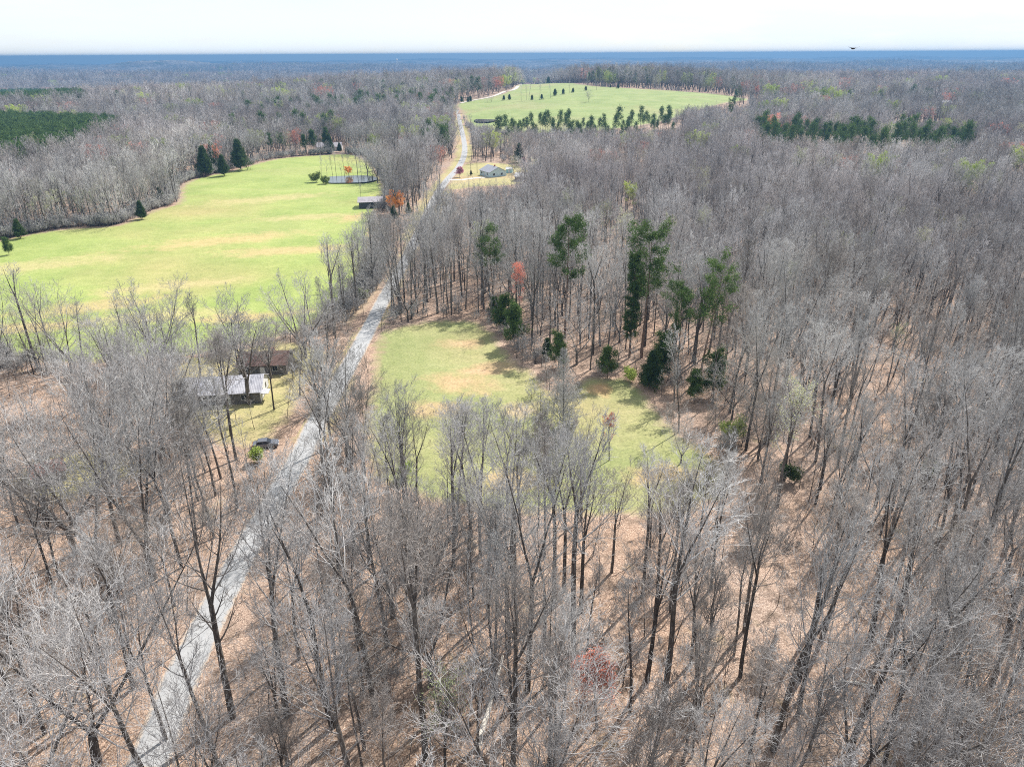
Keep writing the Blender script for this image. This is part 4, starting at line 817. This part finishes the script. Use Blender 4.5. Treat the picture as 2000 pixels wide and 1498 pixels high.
# ------------------------------------------------------------------ buildings
def place(e, px, py, ang, dz=0): x, y = at(px, py); e.location = (x, y, h1(x, y) + dz); e.rotation_euler = (0, 0, R(ang)); return e
def empty(name, label, cat, group=None):
    e = bpy.data.objects.new(name, None); C.objects.link(e); e['label'] = label; e['category'] = cat
    if group: e['group'] = group
    return e
def house(name, label, L, W, eh, rh, wall, roof, openings, chim=False, over=.4, gable=None):
    """L along x, W along y; front at -y. openings: (side, pos, z0, w, h, type)"""
    e = empty(name, label, 'house' if 'house' in name else ('shed' if 'shed' in name else 'barn'))
    MB().box(-L / 2, L / 2, -W / 2, W / 2, -.6, eh).prism([(-W / 2, eh + .001), (W / 2, eh + .001), (0, eh + rh)], 0, -L / 2, L / 2).build('wall', wall, e)
    k = rh / (W / 2); ov = over; t_ = .12
    for s in (-1, 1):
        MB().prism([(0, eh + rh + .02), (s * (W / 2 + ov), eh - ov * k + .02), (s * (W / 2 + ov), eh - ov * k + .02 + t_), (0, eh + rh + .02 + t_)], 0, -L / 2 - ov, L / 2 + ov).build('roof', roof, e)
    if chim: MB().box(L * .15, L * .15 + .7, -.35, .35, eh + rh * .5, eh + rh + .9).build('chimney', 'red_brick', e)
    for sd, p0, z0, w_, h_, ty in openings:
        d = .05
        def bx(u0, u1, za, zb, o0, o1):
            if sd == 'f': return MB().box(u0, u1, -W / 2 - o1, -W / 2 - o0, za, zb)
            if sd == 'b': return MB().box(u0, u1, W / 2 + o0, W / 2 + o1, za, zb)
            if sd == 'r': return MB().box(L / 2 + o0, L / 2 + o1, u0, u1, za, zb)
            return MB().box(-L / 2 - o1, -L / 2 - o0, u0, u1, za, zb)
        if ty == 'window':
            fr = bx(p0 - w_ / 2 - .08, p0 + w_ / 2 + .08, z0 - .08, z0 + h_ + .08, -.01, .04).build('window', 'white_paint', e)
            bx(p0 - w_ / 2, p0 - .03, z0, z0 + h_, .041, .06).build('pane', 'window_glass', fr); bx(p0 + .03, p0 + w_ / 2, z0, z0 + h_, .041, .06).build('pane', 'window_glass', fr)
        elif ty == 'door':
            dr = bx(p0 - w_ / 2, p0 + w_ / 2, z0, z0 + h_, -.01, .05).build('door', 'white_paint' if wall != 'white_paint' else 'weathered_boards', e)
            bx(p0 + w_ / 2 - .15, p0 + w_ / 2 - .08, z0 + .95, z0 + 1.1, .051, .09).build('handle', 'steel', dr)
        else: bx(p0 - w_ / 2, p0 + w_ / 2, z0, z0 + h_, -.01, .03).build('opening', 'dark_boards', e)
    return e
def win(side, ps, z=1.0, w_=1.1, h_=1.1): return [(side, p_, z, w_, h_, 'window') for p_ in ps]
e = house('long_house', 'long white metal-roofed house with shade-darkened siding under bare trees near the lane', 15.5, 8.2, 2.7, 1.9, 'dark_shaded_siding', 'white_metal_roof', win('f', (-5.6, -2.2, 4.6)) + [('f', 1.4, 0, 1, 2.05, 'door')] + win('r', (-1.6, 1.6)), over=.5); place(e, 443, 775, 7)
pp = MB().prism([(-4.1, 2.72), (4.1, 2.72), (0, 4.55)], 0, 7.76, 7.80).build('gable_board', 'white_paint', e); MB().box(7.76, 7.80, -4.1, 4.1, .3, 2.70).build('end_wall', 'white_paint', e)
MB().box(7.81, 9.4, -3.9, -1.6, 1.9, 2.02).build('porch_roof', 'white_metal_roof', e)
e = house('brown_roofed_house', 'small house with brown-red shingle roof behind the long house', 10.5, 7.5, 2.5, 1.7, 'dark_shaded_siding', 'brown_shingle', win('f', (-3.2, 2.8)) + [('f', 0, 0, 1, 2, 'door')], True); place(e, 522, 720, 4)
e = house('garden_shed', 'small shed with leaf-strewn rust-red metal roof in the left woods', 4.6, 4.2, 2.1, 1.2, 'weathered_boards', 'rust_roof', [('f', 0, 0, 1.2, 1.8, 'door')], over=.35); place(e, 98, 935, 38)
e = house('field_barn', 'dark low barn with grey gable roof at the pasture edge', 10.5, 8.5, 3.0, 1.5, 'dark_boards', 'grey_roof', [('f', -2.8, 0, 2.2, 2.3, 'o'), ('f', .8, 0, 2.2, 2.3, 'o'), ('l', 0, 0, 2.4, 2.4, 'door')], over=.6); place(e, 725, 404, 8)
e = house('blue_house', 'pale blue-sided house with slate gable roof beyond the redbud', 13, 11, 2.8, 2.6, 'blue_siding', 'slate_shingle', win('r', (-2.6, 2.4)) + win('f', (-4, 3.5)) + [('f', 0, 0, 1, 2, 'door')], True); place(e, 963, 343, -62)
e = house('teal_shed', 'small teal shed right of the blue-sided house', 3.4, 3, 2.3, .9, 'teal_boards', 'pale_roof', [('f', 0, 0, 1, 1.9, 'door')]); place(e, 995, 338, -10)
e = house('pale_roofed_house', 'pale metal-roofed house half hidden right of the teal shed', 14, 8, 2.6, 1.5, 'weathered_boards', 'pale_roof', win('f', (-4, 0, 4)) + [('f', 2, 0, 1, 2, 'door')]); place(e, 1032, 353, -12)
e = house('white_house', 'white-walled house behind pines at the far pasture edge', 18, 9, 3.0, 2.6, 'white_paint', 'grey_roof', win('f', (-6, -3, 3, 6)) + [('f', 0, 0, 1, 2.1, 'door')], True); place(e, 645, 294, 6)
e = house('brick_house', 'red brick house with pale roof deep in the right woods', 22, 11, 5.5, 3.2, 'red_brick', 'pale_roof', win('f', (-8, -4, 4, 8)) + [('f', 0, 0, 1.1, 2.1, 'door')], True); place(e, 1790, 207, -8, 6)
e = house('white_roofed_shed', 'long white-roofed shed right of the brick house', 18, 8, 4.5, 1.8, 'weathered_boards', 'white_metal_roof', [('f', 0, 0, 3, 2.6, 'door')]); place(e, 1836, 220, 4, 6)
for (px, py, L, lab) in [(553, 134, 26, 'small white farmhouse on the distant left ridge'), (568, 132, 22, 'white barn right of the distant white farmhouse'), (228, 141, 60, 'long reddish-white building in the distant left valley')]:
    x, y = at(px, py, 20); zz = h1(x, y)
    e = house('farm_house' if L < 26.5 else 'farm_barn', lab, L, 12, 19, 5, 'white_paint', 'white_metal_roof' if L < 50 else 'rust_roof', win('f', (-L * .3, 0, L * .3), 14, 2, 2)); e.location = (x, y, zz)

# water tank on legs and mast on the horizon
def at_r(px, r): d = ray(px, 400); u = np.array([d[0], d[1]]) / math.hypot(d[0], d[1]); return float(u[0] * r), float(u[1] * r)
x, y = at_r(794, 5200); z = h1(x, y); e = empty('water_tower', 'small white water tank above the distant central woods', 'water tower'); e.location = (x, y, z); ztop = CAM_Z + ray(794, 117)[2] / math.hypot(*ray(794, 117)[:2]) * 5200 - z
bm = bmesh.new(); bmesh.ops.create_uvsphere(bm, u_segments=20, v_segments=12, radius=8)
for v in bm.verts: v.co.z = v.co.z * .55 + ztop
me = bpy.data.meshes.new('tank'); bm.to_mesh(me); bm.free(); me.materials.append(M['tank_white']); obj('tank', me, e)
for k in range(5): a = k * 1.2566; MB().tube([(7 * math.cos(a), 7 * math.sin(a), 0), (6 * math.cos(a), 6 * math.sin(a), ztop - 2)], .5).build('leg', 'tank_white', e)
x, y = at_r(551, 2600); z = h1(x, y); zt = CAM_Z + ray(551, 97)[2] / math.hypot(*ray(551, 97)[:2]) * 2600 - z; e = empty('radio_mast', 'thin lattice mast on the left horizon', 'mast'); e.location = (x, y, z)
MB().tube([(0, 0, 0), (0, 0, zt)], [.35, .2], 5).build('mast_pole', 'steel', e)
for f in (.4, .7, .95): MB().box(-.7, .7, -.7, .7, zt * f, zt * f + .3).build('platform', 'steel', e)

# utility poles along the road and in the yard
POLE = None
def pole(px, py, Hh, ang, lab):
    e = empty('utility_pole', lab, 'pole', 'wooden utility poles'); MB().tube([(0, 0, -.4), (0, 0, Hh)], [.16, .11], 10).build('pole', 'pole_wood', e)
    MB().box(-1.1, 1.1, -.06, .06, Hh - .75, Hh - .6).build('crossarm', 'pole_wood', e)
    for s in (-.95, -.35, .35, .95): MB().tube([(s, 0, Hh - .595), (s, 0, Hh - .42)], [.05, .03], 6).build('insulator', 'headlamp', e)
    place(e, px, py, ang)
pole(920, 345, 7.5, 10, 'brown wooden utility pole on the lawn left of the blue-sided house'); pole(932, 339, 7, 30, 'thin dark pole between the evergreen bush and the blue-sided house')

# car
e = empty('parked_car', 'dark grey car parked under bare trees left of the road', 'car')
prof = [(-2.25, .35), (-2.3, .75), (-2.15, .98), (-1.55, 1.04), (1.0, 1.04), (1.9, .95), (2.25, .78), (2.28, .38), (1.9, .3), (-1.9, .3)]
cb = MB().prism(prof, 1, -.88, .88); bmesh.ops.bevel(cb.b, geom=cb.b.edges[:], offset=.06, segments=2, affect='EDGES'); body = cb.build('body', 'car_paint', e)
cb = MB().prism([(-1.6, 1.05), (-1.25, 1.52), (.25, 1.52), (.95, 1.05)], 1, -.74, .74); bmesh.ops.bevel(cb.b, geom=cb.b.edges[:], offset=.05, segments=2, affect='EDGES'); cab = cb.build('cabin', 'car_paint', e)
for s in (-1, 1):
    MB().prism([(-1.42, 1.10), (-1.18, 1.44), (-.45, 1.44), (-.45, 1.10)], 1, s * .742, s * .75).build('side_window', 'window_glass', e); MB().prism([(-.37, 1.10), (-.37, 1.44), (.22, 1.44), (.72, 1.10)], 1, s * .742, s * .75).build('side_window', 'window_glass', e)
    MB().box(2.24, 2.30, s * .55 - .18, s * .55 + .18, .62, .76).build('headlight', 'headlamp', e); MB().box(-2.33, -2.27, s * .6 - .16, s * .6 + .16, .72, .88).build('tail_light', 'tail_lamp', e)
    for xx in (-1.4, 1.42):
        w_ = MB().tube([(xx, s * .70, .33), (xx, s * .91, .33)], .33, 20).build('wheel', 'rubber', e); MB().tube([(xx, s * .911, .33), (xx, s * .925, .33)], .19, 14).build('rim', 'rim_metal', w_)
MB().prism([(.36, 1.515), (.98, 1.09), (1.0, 1.1), (.38, 1.53)], 1, -.64, .64).build('windscreen', 'window_glass', e)
place(e, 520, 873, 12)

# fallen timber
def log(name, lab, A, B, r0, r1, za=.0, zb=.0, br=0, seed=0, cat='log'):
    (x0, y0), (x1, y1) = at(*A), at(*B); rg = np.random.default_rng(seed); n = 9; base = Vector((x0, y0, h1(x0, y0) + r0 * .8 + za)); end = Vector((x1, y1, h1(x1, y1) + r1 + zb)); d = end - base
    pts_ = [base * 0 + d * (k / (n - 1)) + Vector((rg.normal(0, .07), rg.normal(0, .07), rg.normal(0, .03))) for k in range(n)]
    e = empty(name, lab, cat); e.location = base; MB().tube(pts_, [r0 + (r1 - r0) * k / (n - 1) for k in range(n)], 9).build('stem', 'pale_wood', e)
    for k in range(br):
        p = pts_[int(rg.integers(3, n - 1))]; q = Vector((rg.normal(0, 1), rg.normal(0, 1), abs(rg.normal(0, .6)) + .2)); q.normalize(); L = rg.uniform(.8, 2.2); MB().tube([p, p + q * L * .5, p + q * L + Vector((0, 0, .2))], [r1 * .6, r1 * .4, .015], 5).build('branch_stub', 'pale_wood', e)
log('fallen_log', 'pale dead trunk lying up and down the slope left of the red-budded maple', (932, 1468), (985, 1292), .34, .14, 0, .9, 5, 1)
log('fallen_log', 'thin pale log lying level right of the red-budded maple', (1322, 1392), (1402, 1396), .16, .09, .1, .5, 3, 2)
log('fallen_log', 'short bright broken log beside the double trunked tree near the shed', (133, 955), (153, 944), .13, .09, .1, .4, 2, 3)
log('fallen_log', 'grey log lying across the leaves at the lower right woods', (1640, 1330), (1720, 1345), .18, .1, .0, .2, 4, 4)
log('fallen_log', 'long thin fallen trunk in the middle right woods', (1820, 905), (1905, 920), .2, .1, .0, .3, 4, 6)
log('broken_snag', 'broken pale snag standing in the bottom left corner', (45, 1490), (50, 1484), .2, .15, 0, 2.6, 2, 5, 'stump')
# low bushes with leaves
def bush(name, px, py, Hh, m_, lab, seed, n=420, sz=.28):
    rg = np.random.default_rng(seed); (tv, tq), (cv, cq), tw = skeleton(seed, Hh, 'shrub', 1); tips = tw[:, 1:].reshape(-1, 3); V, T = specks(rg, tips, sz, 2, .6)
    e = empty(name, lab, 'bush'); V2 = np.concatenate([tv, cv]); obj('stems', mesh_np('stems', V2, np.concatenate([tq, cq + len(tv)]), mats=[M['brown_twig_bark']]), e); obj('foliage', mesh_np('foliage', V, T=T, mats=[M[m_]]), e); x, y = at(px, py); e.location = (x, y, h1(x, y))
bush('leafy_bush', 506, 905, 2.4, 'green_buds', 'yellow-green leafy bush beside the dark grey car', 71)
bush('leafy_bush', 618, 352 + 5, 5, 'bush_leaves', 'dense green bush at the left end of the pasture pond', 72, sz=.5); bush('leafy_bush', 636, 360, 3.6, 'bush_leaves', 'low olive bush on the near bank of the pasture pond', 73, sz=.45)
bush('leafy_bush', 788, 935, 2.6, 'green_buds', 'small bright green bush at the near edge of the clearing', 74); bush('leafy_bush', 1818, 935, 2.6, 'bush_leaves', 'low green bush deep in the right woods', 75)
bush('leafy_bush', 1435, 870, 5, 'bush_leaves', 'straggly olive bush at the right corner of the clearing', 76); bush('leafy_bush', 1540, 940, 3, 'cedar_needles', 'dark evergreen bush in the right woods beyond the clearing', 77)
bush('leafy_bush', 708, 590, 3.2, 'bush_leaves', 'olive bush on the roadside bank', 78); bush('leafy_bush', 1230, 745, 2.6, 'green_buds', 'low yellow-green bush at the top of the opening', 79)
# trees round the pond
for q, (px, py, Ht, k) in enumerate([(628, 350, 13, 'slim'), (639, 347, 11, 'sapling'), (650, 345, 12, 'slim'), (657, 345, 15, 'slim'), (668, 344, 10, 'sapling'), (673, 344, 14, 'slim'), (682, 344, 13, 'slim'), (690, 344, 9, 'sapling'), (699, 345, 20, 'slim'), (706, 345, 12, 'slim'), (738, 358, 22, 'open'), (728, 356, 17, 'open'), (718, 345, 19, 'open'), (748, 350, 22, 'open'), (757, 370, 20, 'forest'), (705, 392, 9, 'slim')]):
    x, y = at(px, py); ms, H0 = MIDS[k][q % 2]; o = put('bare_tree' if k != 'sapling' else 'sapling', ms, x, y, Ht / H0, q * 1.7, None, 'tree' if k != 'sapling' else 'sapling', None)
    o['label'] = ['tree at the left end', 'low tree second from the left end', 'thin tree third', 'taller tree fourth', 'low stem fifth', 'upright tree sixth', 'thin tree seventh', 'small stem eighth', 'tallest straight tree', 'short tree right of the tallest'][q] + ' of the row behind the pasture pond' if q < 10 else ['dark broad tree on the right bank of the pond', 'smaller broad tree on the right bank of the pond', 'broad tree behind the right end of the pond', 'big broad tree farther right of the pond', 'tall tree between pond and orange oak', 'thin tree at the left corner of the dark low barn'][q - 10]
put('oak_tree', BUD['orange'], *at(681, 345), .45, 2.2, 'small orange-leaved tree in the row behind the pasture pond', 'tree')
# bird
e = empty('bird', 'dark soaring bird with raised wings against the sky', 'bird'); D = 60; d = ray(1666, 95.5); e.location = (float(d[0] * D), float(d[1] * D), CAM_Z + float(d[2] * D)); e.rotation_euler = (0, 0, R(20)); e.scale = (.72, .72, .6)
bm = bmesh.new(); bmesh.ops.create_uvsphere(bm, u_segments=14, v_segments=10, radius=1)
for v in bm.verts:
    f = v.co.x; v.co = Vector((f * .10 * (1 - .3 * abs(v.co.y)), v.co.y * .26, v.co.z * .09))
for s in (-1, 1):
    sec = []
    for u, yy, zz, ch in ((.05, .06, .02, .22), (.25, .09, .09, .20), (.45, .04, .12, .17), (.62, -.04, .16, .09), (.70, -.10, .18, .02)): sec.append([bm.verts.new((s * u, yy, zz)), bm.verts.new((s * u, yy - ch * .5, zz + .015)), bm.verts.new((s * u, yy - ch, zz)), bm.verts.new((s * u, yy - ch * .5, zz - .01))])
    for A_, B_ in zip(sec, sec[1:]):
        for k in range(4): bm.faces.new((A_[k], A_[(k + 1) % 4], B_[(k + 1) % 4], B_[k]))
    bm.faces.new(sec[-1])
t0 = [bm.verts.new(p) for p in ((-.03, -.22, 0), (.03, -.22, 0), (.07, -.42, .01), (-.07, -.42, .01))]; t1 = [bm.verts.new(v.co + Vector((0, 0, .012))) for v in t0]; bm.faces.new(t0); bm.faces.new(t1[::-1])
for k in range(4): bm.faces.new((t0[k], t1[k], t1[(k + 1) % 4], t0[(k + 1) % 4]))
bmesh.ops.recalc_face_normals(bm, faces=bm.faces); me = bpy.data.meshes.new('body'); bm.to_mesh(me); bm.free(); me.materials.append(M['bird_feather']); obj('body', me, e)

# ------------------------------------------------------------------ labels: every tree told by its nearest landmark
LM = {'the rust-red shed': at(98, 935), 'the white-roofed long house': at(443, 775), 'the dark grey car': at(520, 873), 'the conical bare tree': cone_xy, 'the red-budded maple': at(1165, 1420),
      'the pale fallen trunk': at(950, 1400), 'the broken pale snag': at(45, 1490), 'the green bush by the clearing': at(788, 935), 'the olive bush by the clearing': at(1435, 870), 'the round-topped pine': at(1392, 745),
      'the deep-woods green bush': at(1818, 935), 'the lane at the lower edge': at(285, 1498), 'the lane bend': at(432, 1165), 'the right lower corner': at(1960, 1480), 'the grey fallen log': at(1680, 1338), 'the level thin log': at(1362, 1394), 'the middle of the right border': at(1960, 1000), 'the clearing foot': at(1000, 1040), 'the middle of the left border': at(30, 1150)}
ORD = ['nearest', 'second', 'third', 'fourth', 'fifth', 'sixth', 'seventh', 'eighth', 'ninth', 'tenth', 'eleventh', 'twelfth', 'thirteenth', 'fourteenth', 'fifteenth', 'sixteenth', 'seventeenth', 'eighteenth', 'nineteenth', 'twentieth', 'twenty-first', 'twenty-second', 'twenty-third', 'twenty-fourth', 'twenty-fifth', 'twenty-sixth', 'twenty-seventh', 'twenty-eighth', 'twenty-ninth', 'thirtieth']
lm_k = list(LM); lm_p = np.array([LM[k] for k in lm_k]); BK = {}
hero_set = {o.name for o, *_ in heroes}
for o, look, x, y in heroes: o['label'] = look
for o, kw, x, y in REG:
    if kw == 'band' or o.name in hero_set: continue
    dd = np.hypot(lm_p[:, 0] - x, lm_p[:, 1] - y); k = int(dd.argmin()); dx, dy = x - lm_p[k, 0], y - lm_p[k, 1]
    side = ('right of' if dx > 0 else 'left of') if abs(dx) > abs(dy) else ('behind' if dy > 0 else 'before')
    BK.setdefault((kw, k, side), []).append((float(dd[k]), o))
for (kw, k, side), lst in BK.items():
    for n_, (d_, o) in enumerate(sorted(lst, key=lambda v: v[0])):
        o['label'] = '%s %s, %s%s away, %s %s' % (o['adj'], kw, ORD[min(n_, 29)], '' if n_ == 0 else ' nearest', side, lm_k[k]) if False else '%s %s, %s %s %s' % (o['adj'], kw, ('nearest' if n_ == 0 else ORD[min(n_, 29)] + ' nearest'), side, lm_k[k])
for o, *_ in REG:
    if 'adj' in o: del o['adj']

# ------------------------------------------------------------------ haze
HAZE = True
if HAZE:
    bm = bmesh.new(); bmesh.ops.create_cube(bm, size=1); zlo = float(Z.min()) - 1; zhi = 76.0
    for v in bm.verts: v.co = Vector((v.co.x * 28200, v.co.y * 28200, zlo if v.co.z < 0 else zhi))
    me = bpy.data.meshes.new('haze'); bm.to_mesh(me); bm.free(); o = obj('haze', me, kind='stuff', label='thin blue haze over the woods')
    m = bpy.data.materials.new('haze'); m.use_nodes = True; t = m.node_tree; t.nodes.remove(t.nodes['Principled BSDF']); pv = t.nodes.new('ShaderNodeVolumePrincipled')
    pv.inputs['Color'].default_value = (.12, .275, .50, 1); pv.inputs['Density'].default_value = 1.9e-4; pv.inputs['Anisotropy'].default_value = .2; t.links.new(pv.outputs[0], t.nodes['Material Output'].inputs['Volume']); me.materials.append(m)
